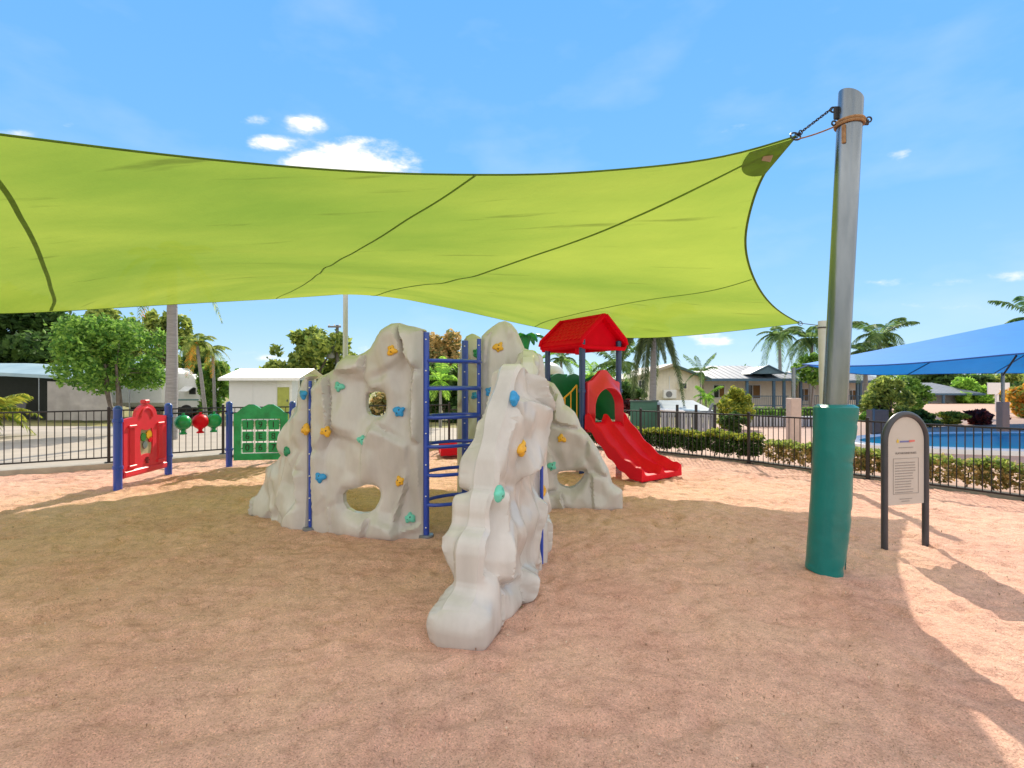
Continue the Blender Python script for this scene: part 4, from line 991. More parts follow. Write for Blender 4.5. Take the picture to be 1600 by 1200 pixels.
    # balloons on a bar
    A, B = Q[1], Q[2]; U = (B - A).normalized()
    MB().tube([A + Z * 1.17, B + Z * 1.17], .016, 8).build('balloon_bar', M_dark, r, smooth=True)
    for k, (px, m, nm) in enumerate(((286, M_green, 'green balloon'), (313, M_red, 'red balloon'), (334, M_green, 'green balloon'))):
        k_ = (px - 800) / F; u = (k_ * A.y - A.x) / (U.x - k_ * U.y); c = A + U * u + Z * .985
        prof = [(.02, -.235), (.065, -.232), (.07, -.21), (.04, -.19), (.035, -.165), (.05, -.145)] + [(.148 * math.cos(R(a)), .15 * math.sin(R(a))) for a in range(-66, 85, 10)] + [(.03, .155), (.03, .185), (.005, .19)]
        o = MB().lathe(c, prof, 26).build('balloon', m, r, smooth=True, sharp=60); o['label'] = nm
    # green tile panel
    A, B = Q[2], Q[3]; U = (B - A).normalized(); T = Vector((U.y, -U.x, 0)); Oc = (A + B) / 2; h = (B - A).length / 2 - .10; ang = math.atan2(U.y, U.x)
    top = [(h, 1.12), (h * .88, 1.14), (h * .7, 1.23), (h * .45, 1.31), (h * .28, 1.31), (h * .1, 1.26), (0, 1.22), (-h * .1, 1.26), (-h * .28, 1.31), (-h * .45, 1.31), (-h * .7, 1.23), (-h * .88, 1.14), (-h, 1.12)]
    hw = h * .74
    holed_plate([(-h, .13), (h, .13), ] + top, [(-hw, .27), (hw, .27), (hw, 1.00), (-hw, 1.00)], (Oc.x, Oc.y, 0), U, Z, T, .055).build('green_panel', M_green, r)
    MB().tube([A + Z * 1.13, B + Z * 1.13], .016, 8).build('mounting_bar', M_dark, r, smooth=True); MB().tube([A + Z * .22, B + Z * .22], .016, 8).build('mounting_bar', M_dark, r, smooth=True)
    glyph = [['1', '9', '1'], ['6', 'E', '8'], ['0', '6', '7']]
    for i in range(3):
        zc = .875 - i * .242
        MB().tube([Oc - U * hw + Z * zc, Oc + U * hw + Z * zc], .008, 6).build('tile_rod', M_white, r)
        for j in range(3):
            uc = (j - 1) * hw * .655; tw = hw * .54
            o = MB().lathe(Oc + U * uc + Z * zc, [(.05, -.10), (tw / 1.9, -.10), (tw / 1.9, .10), (.05, .10)], 3).build('tile', M_green, r)
            bpy.data.objects.remove(o)
            o = MB().bbox(Oc + U * uc + Z * zc, (tw, .07, .205), ang, b=.012).build('tile', M_green, r)
            text_obj(glyph[i][j], .19, 'glyph', mat('glyph_dark', (.004, .03, .015), .6), o, frame_mat(Oc + U * uc + Z * zc + T * .038, U, Z, T))
    for j in (-1, 1): MB().tube([Oc + U * j * hw * .3275 + Z * .27, Oc + U * j * hw * .3275 + Z * 1.0], .008, 6).build('divider_rod', M_white, r)
activity()

# ------------------------------------------------------------------ rules sign
def sign():
    A = gnd(1382, 856); B = gnd(1446, 849); A.z = B.z = 0; U = (B - A).normalized(); T = Vector((U.y, -U.x, 0)); Z = Vector((0, 0, 1)); Oc = (A + B) / 2; W_ = (B - A).length
    r = thing('rules_sign', 'arched charcoal frame sign with a pale rules board standing in the sand', 'sign', Oc)
    rad = W_ / 2; zc = 1.40 - rad
    pts = [A + Z * -.1, A + Z * .6] + [A + Z * zc] + arc(Oc + Z * zc, rad, 180, 0, 20, U, Z)[1:-1] + [B + Z * zc, B + Z * .6, B + Z * -.1]
    MB().tube(pts, .032, 16).build('tube_frame', M_sign, r, smooth=True, sharp=60)
    h = rad - .028; poly = [(-h, .44), (h, .44), (h, zc)] + [(h * math.cos(R(a)), zc + h * math.sin(R(a))) for a in range(10, 180, 10)] + [(-h, zc)]
    bd = MB().prism(poly, (Oc.x, Oc.y, 0), U, Z, T, .012).build('board', M_board, r)
    fr = lambda u, z: frame_mat(Oc + U * u + Z * z + T * .0085, U, Z, T)
    text_obj('PLAYGROUND RULES', .030, 'heading', M_ink, bd, fr(0, .985), .0005)
    # logo: yellow star, faded blue and red band
    st = [((.024 if k % 2 == 0 else .011) * math.cos(R(90 + 36 * k)), (.024 if k % 2 == 0 else .011) * math.sin(R(90 + 36 * k))) for k in range(10)]
    MB().prism(st, Oc + U * -.115 + Z * 1.115 + T * .008, U, Z, T, .003).build('logo_star', mat('print_yellow', (.75, .55, .05), .5), bd)
    MB().prism([(-.085, -.010), (.04, -.010), (.04, .008), (-.085, .008)], Oc + Z * 1.11 + T * .008, U, Z, T, .003).build('logo_band', mat('print_blue', (.16, .18, .42), .5), bd)
    MB().prism([(.045, -.012), (.125, -.004), (.12, .014), (.045, .012)], Oc + Z * 1.11 + T * .008, U, Z, T, .003).build('logo_band', mat('print_pink', (.70, .18, .16), .5), bd)
    rr = random.Random(4)
    def line(z, w_, hh=.006, m=M_inkl, left=False, u0=None):
        mb = MB(); u = -w_ / 2 if u0 is None else u0; end = u + w_
        while u < end - .01:
            q = rr.uniform(.015, .05); q = min(q, end - u); mb.prism([(u, -hh / 2), (u + q, -hh / 2), (u + q, hh / 2), (u, hh / 2)], Oc + Z * z + T * .008, U, Z, T, .003); u += q + .006
        o = mb.build('text_line', m, bd); o['kind'] = 'stuff'
    line(1.045, .2, .007); 
    for k in range(12): line(.885 - k * .0285, rr.uniform(.22, .29), .008, M_inkl, u0=-.15)
    line(.50, .17, .007); line(.475, .12, .006)
    for u in (-.175, .175): MB().prism([(u - .0015, .555), (u + .0015, .555), (u + .0015, .93), (u - .0015, .93)], (Oc.x + T.x * .008, Oc.y + T.y * .008, 0), U, Z, T, .003).build('border_line', M_inkl, bd)
    for z in (.555, .93): MB().prism([(-.175, z - .0015), (.175, z - .0015), (.175, z + .0015), (-.175, z + .0015)], (Oc.x + T.x * .008, Oc.y + T.y * .008, 0), U, Z, T, .0034).build('border_line', M_inkl, bd)
sign()

# ------------------------------------------------------------------ vegetation
def leaf_cloud(name, blobs, n, size, m, parent, seed=0, flat=.8, asp=1.8, kind=None):
    g = np.random.default_rng(seed); bl = np.array(blobs, float); vol = bl[:, 3] * bl[:, 4] * bl[:, 5]; idx = g.choice(len(bl), n, p=vol ** .75 / (vol ** .75).sum())
    d = g.normal(size=(n, 3)); d /= np.linalg.norm(d, axis=1)[:, None]; rr = g.uniform(.35, 1, n) ** .5; rr *= 1 + .16 * g.normal(size=n) * (g.random(n) < .4)
    # gather leaves in clusters so that gaps open between them
    nc = max(8, n // 55); cd = g.normal(size=(nc, 3)); cd /= np.linalg.norm(cd, axis=1)[:, None]; ci = g.integers(0, nc, n); d = d * .45 + cd[ci] * .85; d /= np.linalg.norm(d, axis=1)[:, None]
    ok = g.random(n) < .85; c = bl[idx, :3] + d * rr[:, None] * bl[idx, 3:6]; c[:, 2] -= 0
    a = g.normal(size=(n, 3)); a[:, 2] *= flat; a /= np.linalg.norm(a, axis=1)[:, None]; b = np.cross(a, g.normal(size=(n, 3))); b /= np.linalg.norm(b, axis=1)[:, None]; nn_ = np.cross(a, b)
    s = size * g.uniform(.6, 1.3, n)[:, None]
    V = np.stack([c - a * s * asp / 2, c - b * s * .5 + nn_ * s * .12, c + a * s * asp / 2, c + b * s * .5 + nn_ * s * .12], 1)[ok]
    k = len(V); q = np.arange(k)[:, None] * 4 + np.arange(4)[None]
    return mesh_obj(name, V.reshape(-1, 3), q.tolist(), m, parent)
def blobset(cx, cy, z0, z1, rx, ry, n, seed):
    g = random.Random(seed); out = []
    for k in range(n):
        a = g.uniform(0, 6.28); q = g.uniform(.1, 1.0); t = g.uniform(.03, .97); sh = math.sin(math.pi * (.18 + .70 * t)); s = g.uniform(.14, .36)
        out.append((cx + rx * q * sh * math.cos(a), cy + ry * q * sh * math.sin(a), z0 + (z1 - z0) * (.12 + .76 * t), rx * s, ry * s, (z1 - z0) * s * .62))
    return out
def tree(nm, label, x, y, z0, z1, rx, n, size, m, seed, trunk=.12, stems=1, zb=0, group=None, nb=14, ry=None):
    nb = int(nb * 1.5)
    r = thing(nm, label, 'tree', (x, y, zb), group); bl = blobset(x, y, z0, z1, rx, ry or rx, nb, seed); g = random.Random(seed + 1)
    mb = MB()
    for k in range(stems):
        a = g.uniform(0, 6.28) if stems > 1 else 0; lean = .35 * rx if stems > 1 else .05
        top = Vector((x + lean * math.cos(a), y + lean * math.sin(a), z0 + (z1 - z0) * .35)); b0 = Vector((x + .05 * math.cos(a), y + .05 * math.sin(a), zb - .1)); md = b0.lerp(top, .5) + Vector((g.uniform(-.1, .1), 0, 0))
        mb.tube([b0, b0.lerp(md, .5), md, top], [trunk, trunk * .85, trunk * .7, trunk * .5], 8)
        for q in range(max(3, 9 // stems)):
            t_ = g.choice(bl); s_ = md.lerp(top, g.uniform(.2, 1)); e_ = Vector(t_[:3]); mb.tube([s_, s_.lerp(e_, .5) + Vector((0, 0, .08 * rx)), e_], [trunk * .42, trunk * .28, trunk * .1], 6)
    mb.build('trunk', M_trunk, r, smooth=True, sharp=60)
    leaf_cloud('crown', bl, n, size, m, r, seed); return r
def shrub(nm, label, x, y, z0, z1, rx, n, size, m, seed, cat='shrub', group=None, nb=22, ry=None):
    r = thing(nm, label, cat, (x, y, 0), group); mb = MB(); g = random.Random(seed)
    for k in range(5): a = g.uniform(0, 6.28); mb.tube([(x, y, -.05), (x + rx * .3 * math.cos(a), y + rx * .3 * math.sin(a), z0 + (z1 - z0) * .6)], [.025, .012], 5)
    mb.build('stem', M_trunk, r); leaf_cloud('foliage', blobset(x, y, z0, z1, rx, ry or rx, nb, seed), n, size, m, r, seed); return r
def frond_mesh(L_, droop, lw, m, seed, bushy=0, lift=.35, nodes=34, name='frond'):
    g = random.Random(seed); vs = []; fs = []
    def cl(t): return Vector((L_ * (t - .12 * t * t * droop), 0, L_ * (lift * t - droop * t * t * .75)))
    mb = MB(); mb.tube([cl(i / 8) for i in range(9)], [.018 * (1 - .8 * i / 8) * max(.6, L_ / 1.6) for i in range(9)], 5); vs = mb.v; fs = mb.f
    for i in range(nodes):
        t = .10 + .9 * i / nodes; c = cl(t); tg = (cl(min(1, t + .02)) - cl(t - .02)).normalized(); up = Vector((0, 1, 0)).cross(tg).normalized() * -1
        ln = lw * math.sin(math.pi * min(1, .12 + .86 * t)) ** .6 * g.uniform(.8, 1.1)
        for sd_ in ((-1, 1) if not bushy else (-1, 1, -.3, .3, -1.6, 1.6)):
            ang = g.uniform(-.15, .15); d = (Vector((0, math.copysign(1, sd_), 0)) * (1 if abs(sd_) == 1 else .6) + tg * (.55 + ang) + up * ((.15 if abs(sd_) == 1 else (.8 if abs(sd_) < 1 else -.8)) + g.uniform(-.15, .15)) + Vector((0, 0, -.25 - .3 * t))).normalized()
            wd = .022 * max(.8, L_ / 1.6) * (1.2 if not bushy else 1); e = c + d * ln + Vector((0, 0, -.28 * ln)); mdp = c + d * ln * .55; k = len(vs)
            vs += [c - tg * wd * .5, c + tg * wd * .5, mdp + tg * wd, e, mdp - tg * wd]; fs.append((k, k + 1, k + 2, k + 3, k + 4))
    me = bpy.data.meshes.new(name); me.from_pydata([tuple(v) for v in vs], [], fs); me.materials.append(m); return me
FR_CACHE = {}
def palm(nm, label, base, top, rad, nf, L_, m, seed, droop=1.0, lw=.4, bushy=0, lift=.5, group=None, dead=None):
    base = Vector(base); top = Vector(top); r = thing(nm, label, 'palm tree', base, group); g = random.Random(seed)
    pts = []; rr = []
    for i in range(13):
        t = i / 12; p = base.lerp(top, t) + Vector((.04 * math.sin(t * 3) * (top - base).length * .3, 0, 0)) * (1 - t) * t * 4 * .3; pts.append(p); rr.append(rad * (1.15 - .35 * t) * (1 + (.05 if i % 2 else 0)))
    pts[0] = base - Vector((0, 0, .15)); MB().tube(pts, rr, 14).build('trunk', M_ptrunk, r, smooth=True, sharp=60)
    MB().tube([top - Vector((0, 0, .02)), top + Vector((0, 0, .22 * L_))], [rad * .8, rad * .35], 10).build('crownshaft', mat('crownshaft', (.20, .26, .10), .5), r, smooth=True)
    top = top + Vector((0, 0, .16 * L_))
    for k in range(nf):
        ring = k % 3; dr = droop * (.75 + .35 * ring); lf = lift * (1.5 - .7 * ring)
        key = (m.name, round(L_, 2), ring, bushy, round(droop, 2), round(lift, 2)); mm = m
        if dead and ring == 2 and k % 2: key = key + ('dead',); mm = dead
        if key not in FR_CACHE: FR_CACHE[key] = frond_mesh(L_, dr, lw, mm, seed + ring, bushy, lf, nodes=(70 if bushy else 34) if L_ > 1.2 else 24)
        o = inst('frond', FR_CACHE[key], r, top, rot=(g.uniform(-.15, .15), g.uniform(-.1, .1), 2 * math.pi * k / nf + g.uniform(-.25, .25)), scale=(g.uniform(.85, 1.1),) * 3)
    return r
def xz(px, py, d): p = at(px, py, d); return p.x, p.z
def T(nm, label, px0, px1, py0, py1, d, n, size, m, seed, **k):      # crown bounds seen at distance d
    x0, z1 = xz(px0, py0, d); x1, z0 = xz(px1, py1, d); return tree(nm, label, (x0 + x1) / 2, d, z0, z1, (x1 - x0) / 2, n, size, m, seed, **k)
def S(nm, label, px0, px1, py0, py1, d, n, size, m, seed, **k):
    x0, z1 = xz(px0, py0, d); x1, z0 = xz(px1, py1, d); return shrub(nm, label, (x0 + x1) / 2, d, max(0, z0), z1, (x1 - x0) / 2, n, size, m, seed, **k)
BT = 'trees behind the caravan park'
# left side
T('shade_tree', 'tall dark tree above the caravan awning at the far left', -90, 120, 455, 612, 33, 9000, .30, L_dark, 21, trunk=.3, nb=20, group=BT)
T('shade_tree', 'dark tree with an open crown between the caravan and the feathery tree', 90, 215, 475, 610, 36, 6000, .28, L_olive, 22, trunk=.25, nb=14, group=BT)
T('shade_tree', 'olive leaved tree just behind the thick palm trunk', 205, 292, 470, 600, 30, 4500, .22, L_olive, 23, trunk=.2, nb=12, group=BT)
T('feathery_tree', 'bushy light green tree with forked stems beside the caravan', 100, 275, 492, 612, 17, 15000, .085, L_mid, 24, trunk=.075, stems=4, nb=18)
T('shade_tree', 'dark leafy tree behind the two slender palms', 268, 330, 528, 655, 29, 4500, .24, L_dark, 25, trunk=.18, nb=12, group=BT)
T('shade_tree', 'mid green bushy tree at the left end of the white shed', 305, 362, 560, 655, 27, 4500, .18, L_mid, 26, trunk=.15, nb=12, group=BT)
T('shade_tree', 'round topped tree rising behind the white shed', 425, 552, 512, 612, 33, 8500, .24, L_olive, 27, trunk=.22, nb=18, group=BT)
T('shade_tree', 'small tree top behind the rock wall, right of the pale sail post', 530, 580, 543, 610, 38, 2500, .26, L_mid, 28, trunk=.2, nb=10, group=BT)
T('shade_tree', 'dark dense tree low behind the round topped tree', 470, 600, 560, 640, 36, 4500, .28, L_dark, 29, trunk=.2, nb=12, group=BT)
T('shade_tree', 'brown tipped tree seen between the ladder rungs', 650, 742, 522, 610, 27, 6500, .17, L_brown, 30, trunk=.2, nb=16)
T('shade_tree', 'dark green tree mass low behind the ladder', 640, 765, 570, 668, 25, 7000, .18, L_dark, 31, trunk=.15, nb=16)
S('garden_shrub', 'tan and green shrub seen through the hole of the rock wall', 570, 640, 612, 664, 22, 1800, .14, L_brown, 33)
palm('bright_palm', 'bright green young palm seen between the ladder rungs', (*xz(688, 600, 21)[:1], 21, 0), (xz(688, 605, 21)[0], 21, 1.75), .06, 11, 1.05, L_palmb, 41, droop=.8, lw=.35, lift=.9)
palm('grey_palm', 'thick grey palm trunk rising beside the red gear panel', (xz(267, 0, 15.5)[0], 15.5, 0), (xz(269, 0, 15.5)[0], 15.5, 5.35), .155, 11, 1.7, L_olive, 42, droop=1.15, lw=.4, dead=L_orange)
palm('slender_palm', 'slender leaning palm with orange and green fronds, left of the pair', (xz(322, 0, 25)[0], 25, 0), (xz(308, 0, 25)[0], 25, 3.7), .085, 14, 1.25, L_olive, 43, droop=1.3, lw=.3, lift=.6, dead=L_orange)
palm('slender_palm', 'slender upright palm with drooping orange seed stalks, right of the pair', (xz(336, 0, 26)[0], 26, 0), (xz(332, 0, 26)[0], 26, 3.4), .075, 13, 1.15, L_olive, 44, droop=1.3, lw=.3, lift=.5, dead=L_orange)
palm('golden_palm', 'low golden green palm in front of the awning at the left edge', (-17.0, 16.2, 0), (-17.0, 16.2, .55), .07, 13, 1.7, L_yel, 45, droop=.75, lw=.45, lift=.55)
# centre and right
palm('distant_palm', 'distant palm seen between the navy tower posts', (xz(877, 0, 34)[0], 34, 0), (xz(877, 0, 34)[0], 34, 3.3), .10, 13, 1.5, L_palm, 46, droop=1.1, lw=.4, lift=.7)
palm('distant_palm', 'yellowish palm just left of the tower beside the white dome', (xz(836, 0, 30)[0], 30, 0), (xz(836, 0, 30)[0], 30, 2.7), .10, 13, 1.7, L_palmb, 47, droop=1.0, lw=.4, lift=.7)
palm('distant_palm', 'dense green palm behind the right navy tower post', (xz(965, 0, 27)[0], 27, 0), (xz(965, 0, 27)[0], 27, 2.5), .12, 16, 1.9, L_palm, 48, droop=1.0, lw=.5, lift=.8)
palm('distant_palm', 'low palm filling the gap under the red roof', (xz(925, 0, 30)[0], 30, 0), (xz(925, 0, 30)[0], 30, 1.9), .10, 14, 1.7, L_palmb, 49, droop=.9, lw=.4, lift=.8)
S('garden_shrub', 'dark hedge shrub behind the play tower', 830, 1000, 592, 668, 24, 5000, .17, L_dark, 50, ry=1.5, nb=16)
palm('foxtail_palm', 'large foxtail palm with heavy drooping fronds before the cream cabin', (xz(1019, 0, 21)[0], 21, 0), (xz(1021, 0, 21)[0], 21, 3.85), .135, 13, 2.0, L_fox, 51, droop=1.9, lw=.34, bushy=1, lift=.9)
palm('young_palm', 'slim young palm standing between the two cabins', (xz(1094, 0, 30)[0], 30, 0), (xz(1095, 0, 30)[0], 30, 2.35), .05, 11, 1.1, L_palm, 52, droop=.8, lw=.3, lift=1.0)
palm('young_palm', 'short palm at the foot of the slim one, by the cabin window', (xz(1103, 0, 28)[0], 28, 0), (xz(1103, 0, 28)[0], 28, .95), .05, 10, .95, L_palmb, 53, droop=.9, lw=.3, lift=.8)
palm('coconut_palm', 'thin palm with long fronds over the verandah roof', (xz(1219, 0, 42)[0], 42, 0), (xz(1218, 0, 42)[0], 42, 5.6), .13, 14, 2.3, L_palm, 54, droop=1.25, lw=.55, lift=.55)
palm('coconut_palm', 'thick topped palm just left of the tall padded post', (xz(1268, 0, 33)[0], 33, 0), (xz(1268, 0, 33)[0], 33, 4.4), .13, 18, 2.3, L_palm, 55, droop=1.35, lw=.6, lift=.6)
palm('coconut_palm', 'spreading palm right of the tall post above the blue sail', (xz(1372, 0, 33)[0], 33, 0), (xz(1374, 0, 33)[0], 33, 4.6), .14, 16, 2.3, L_palm, 56, droop=1.25, lw=.65, lift=.75)
palm('coconut_palm', 'shorter palm hidden low behind the blue sail', (xz(1352, 0, 34)[0], 34, 0), (xz(1352, 0, 34)[0], 34, 3.7), .14, 14, 1.9, L_palm, 57, droop=1.2, lw=.6, lift=.6)
palm('coconut_palm', 'palm whose frond tips reach in at the right edge above the blue sail', (xz(1618, 0, 24)[0], 24, 0), (xz(1622, 0, 24)[0], 24, 4.6), .14, 16, 1.9, L_palm, 58, droop=1.05, lw=.5, lift=.75)
S('garden_shrub', 'light green bush top beside the post, under the blue sail tip', 1240, 1292, 548, 600, 31, 1800, .16, L_mid, 59)
T('garden_tree', 'mixed green shrubby tree beyond the rules sign', 1342, 1420, 590, 662, 25, 6000, .13, L_olive, 60, trunk=.08, stems=3)
T('garden_tree', 'pale leaved tree in front of the grey house', 1395, 1450, 584, 650, 30, 3000, .15, L_mid, 61, trunk=.1)
T('garden_tree', 'darker tree crown behind the grey house roof', 1415, 1520, 578, 612, 60, 3500, .38, L_dark, 62, trunk=.2)
T('garden_tree', 'bright green leaning tree right of the grey house', 1480, 1545, 592, 640, 50, 3500, .27, L_palmb, 63, trunk=.2)
T('garden_tree', 'tree behind the white backboard', 1530, 1600, 580, 632, 58, 3500, .32, L_olive, 64, trunk=.2)
T('garden_tree', 'orange tinged tree at the right edge beyond the brick coloured pillar', 1575, 1650, 598, 662, 27, 3000, .16, L_orange, 65, trunk=.1)
T('garden_tree', 'dark tree beyond the right edge of the pool', 1590, 1700, 580, 640, 44, 3500, .3, L_dark, 66, trunk=.2)
S('golden_bush', 'bright golden green bush beside the pale lean-to', 1116, 1180, 606, 672, 20, 5200, .075, L_yel, 67)
S('dark_bush', 'dark rounded bush below the golden one, behind the fence', 1126, 1164, 642, 690, 17.5, 2600, .08, L_dark, 68)
S('wine_bush', 'reddish leaved bush behind the slide hood', 966, 1018, 622, 652, 22, 1800, .11, L_red, 69)
S('golden_bush', 'rounded yellow green bush across the pool', 1450, 1514, 643, 672, 22, 3600, .085, L_yel, 70)
S('wine_bush', 'dark wine coloured bush right of the yellow green one', 1512, 1562, 638, 675, 22, 3200, .10, L_red, 71)
S('dark_bush', 'low dark green bush left of the yellow green one, across the pool', 1418, 1458, 640, 668, 24, 1800, .11, L_dark, 72)
S('garden_shrub', 'small green bush right beside the sign, by the dark screen', 1344, 1372, 640, 668, 24, 1200, .11, L_mid, 73)
def hedge(nm, label, pts, z0, z1, wid, n, size, m, seed, mtop=None):
    r = thing(nm, label, 'hedge', (pts[0][0], pts[0][1], 0)); bl = []; g = random.Random(seed); mb = MB()
    for i in range(len(pts) - 1):
        a = Vector((*pts[i], 0)); b = Vector((*pts[i + 1], 0)); k = max(2, int((b - a).length / .3))
        for j in range(k):
            p = a.lerp(b, (j + .5) / k); bl.append((p.x + g.uniform(-.06, .06), p.y + g.uniform(-.06, .06), (z0 + z1) / 2 * g.uniform(.9, 1.06), .24, wid / 2, (z1 - z0) / 2 * g.uniform(.85, 1.1))); mb.tube([(p.x, p.y, -.05), (p.x + g.uniform(-.1, .1), p.y, z1 * .8)], [.014, .006], 5)
    mb.build('stem', M_trunk, r); leaf_cloud('foliage', bl, n, size, m, r, seed)
    if mtop: leaf_cloud('fresh_growth', [(b[0], b[1], b[2] + b[5] * .75, b[3], b[4] * .9, b[5] * .35) for b in bl], n // 2, size, mtop, r, seed + 5)
    return r
h1 = offset_line(FR, .62)
hedge('clipped_hedge', 'clipped hedge with yellow green top behind the curved fence', [(h1[1].x + .6, h1[1].y), (h1[2].x, h1[2].y), (h1[3].x, h1[3].y)], .08, .60, .62, 15000, .045, L_dark, 80, L_yel)
hedge('sparse_hedge', 'sparse brown and green hedge running towards the pool end', [(h1[3].x + .1, h1[3].y - .1), (h1[4].x, h1[4].y), (h1[5].x, h1[5].y), (h1[6].x, h1[6].y)], .03, .50, .55, 13000, .042, L_brown, 81, L_olive)
hedge('clipped_hedge', 'dark green clipped hedge before the verandah', [(xz(1168, 0, 25)[0], 25), (xz(1290, 0, 25)[0], 25)], 0, .62, .8, 5000, .09, L_mid, 82)
hedge('clipped_hedge', 'long dark hedge across the pool below the bushes', [(xz(1372, 0, 20.5)[0], 20.9), (xz(1478, 0, 20.5)[0], 20.9)], 0, .28, .5, 3500, .07, L_dark, 83)
# far treeline as one mass
bl = []; g = random.Random(9)
for k in range(150):
    x = -150 + 300 * k / 149 + g.uniform(-2, 2); y = 95 + g.uniform(-8, 8); h = g.uniform(3.0, 5.6); bl.append((x, y, h * .45, 2.6, 2, h * .55))
tag(leaf_cloud('far_trees', bl, 26000, .55, L_mid, None, 99), 'low hazy line of trees along the horizon', 'tree line', kind='stuff')

# ------------------------------------------------------------------ buildings
def window(parent, x0, x1, z0, z1, y, m=M_glass, fr=M_white, curt=None):
    f = .05; mb = MB(); yc = y - .02
    for (a, b, c, d) in ((x0 - f, x1 + f, z1, z1 + f), (x0 - f, x1 + f, z0 - f, z0), (x0 - f, x0, z0, z1), (x1, x1 + f, z0, z1)): mb.box(((a + b) / 2, yc, (c + d) / 2), (b - a, .07, d - c))
    mb.box(((x0 + x1) / 2, yc, (z0 + z1) / 2), (.035, .05, z1 - z0)); o = mb.build('window', fr, parent)
    MB().box(((x0 + x1) / 2, y - .008, (z0 + z1) / 2), (x1 - x0, .012, z1 - z0)).build('pane', m, o)
    if curt:
        cb = MB(); k = 7
        for q in range(k): cb.box((x0 + (x1 - x0) * (.52 + .46 * (q + .5) / k), y - .018 - .006 * (q % 2), (z0 + z1) / 2), ((x1 - x0) * .46 / k, .006, (z1 - z0) * .96))
        cb.build('curtain', curt, o)
    return o
def boards(parent, x0, x1, z0, z1, y, m, w_=.2, top=None, th=.02):
    me = None; x = x0; k = max(1, round((x1 - x0) / w_)); w_ = (x1 - x0) / k
    for i in range(k):
        a, b = x0 + i * w_ + .006, x0 + (i + 1) * w_ - .006; ta, tb = (top(a), top(b)) if top else (z1, z1)
        MB().prism([(a, z0), (b, z0), (b, tb), (a, ta)], (0, y - th / 2 - .001, 0), (1, 0, 0), (0, 0, 1), (0, 1, 0), th).build('wall_board', m, parent)
def cabin_one():
    d = 34; x0 = xz(990, 0, d)[0]; x1 = xz(1097, 0, d)[0]; xm = xz(1047, 0, d)[0]; ze = 2.25; zr = 3.08; dep = 8
    r = thing('cream_cabin', 'cream gabled cabin with air conditioner behind the foxtail palm', 'cabin', (xm, d, 0))
    MB().box(((x0 + x1) / 2, d + dep / 2, (ze - .0) / 2), (x1 - x0, dep, ze)).prism([(x0, ze), (x1, ze), (xm, zr)], (0, d + dep / 2, 0), (1, 0, 0), (0, 0, 1), (0, 1, 0), dep).build('wall', M_cream, r)
    tp = lambda x: ze + (zr - ze) * (1 - abs(x - xm) / ((x1 - xm) if x > xm else (xm - x0)))
    boards(r, x0 + .02, x1 - .02, .1, ze, d, M_cream, .22, top=lambda x: tp(x) - .03)
    for s, xa in ((-1, x0 - .4), (1, x1 + .4)):
        k = (zr - ze) / (abs((x1 if s > 0 else x0) - xm)); za = zr - k * abs(xa - xm)
        MB().prism([(xm, zr + .02), (xa, za + .02), (xa, za + .10), (xm, zr + .12)], (0, d + dep / 2 - .2, 0), (1, 0, 0), (0, 0, 1), (0, 1, 0), dep + .8).build('roof', M_roofc, r)
        MB().prism([(xm, zr - .06), (xa, za - .06), (xa, za + .11), (xm, zr + .13)], (0, d - .62, 0), (1, 0, 0), (0, 0, 1), (0, 1, 0), .05).build('barge_board', M_trimg if s > 0 else M_roofc, r)
    xa, za = xz(998, 595, d); xb, zb = xz(1006, 616, d); window(r, xa, xb, zb, za, d - .03)
    ac = MB(); p = at(1046, 616, d - .35); ac.bbox(p, (.85, .34, .60), b=.03); a = ac.build('air_conditioner', M_white, r)
    MB().lathe((0, 0, 0), [(.0, 0), (.2, 0)], 20, cap=False); f = MB().tube(arc(p + Vector((-.08, -.18, 0)), .2, 0, 360, 22), .014, 6, cap=False).tube(arc(p + Vector((-.08, -.18, 0)), .11, 0, 360, 22), .012, 6, cap=False); f.prism([(.19 * math.cos(R(t)), .19 * math.sin(R(t))) for t in range(0, 360, 20)], p + Vector((-.08, -.172, 0)), (1, 0, 0), (0, 0, 1), (0, 1, 0), .008); f.build('fan_grille', mat('grille_grey', (.25, .26, .28), .5), a)
    p = at(1066, 603, d - .2); a = MB().bbox(p, (.62, .36, .5), b=.02).build('window_air_conditioner', M_cream, r); MB().box(p + Vector((0, -.19, 0)), (.44, .02, .34)).build('grille', mat('grille_dark', (.05, .055, .07), .5), a)
    MB().tube([at(1046, 608, d - .06), at(1046, 588, d - .06)], .03, 6).build('conduit', M_white, r)
cabin_one()
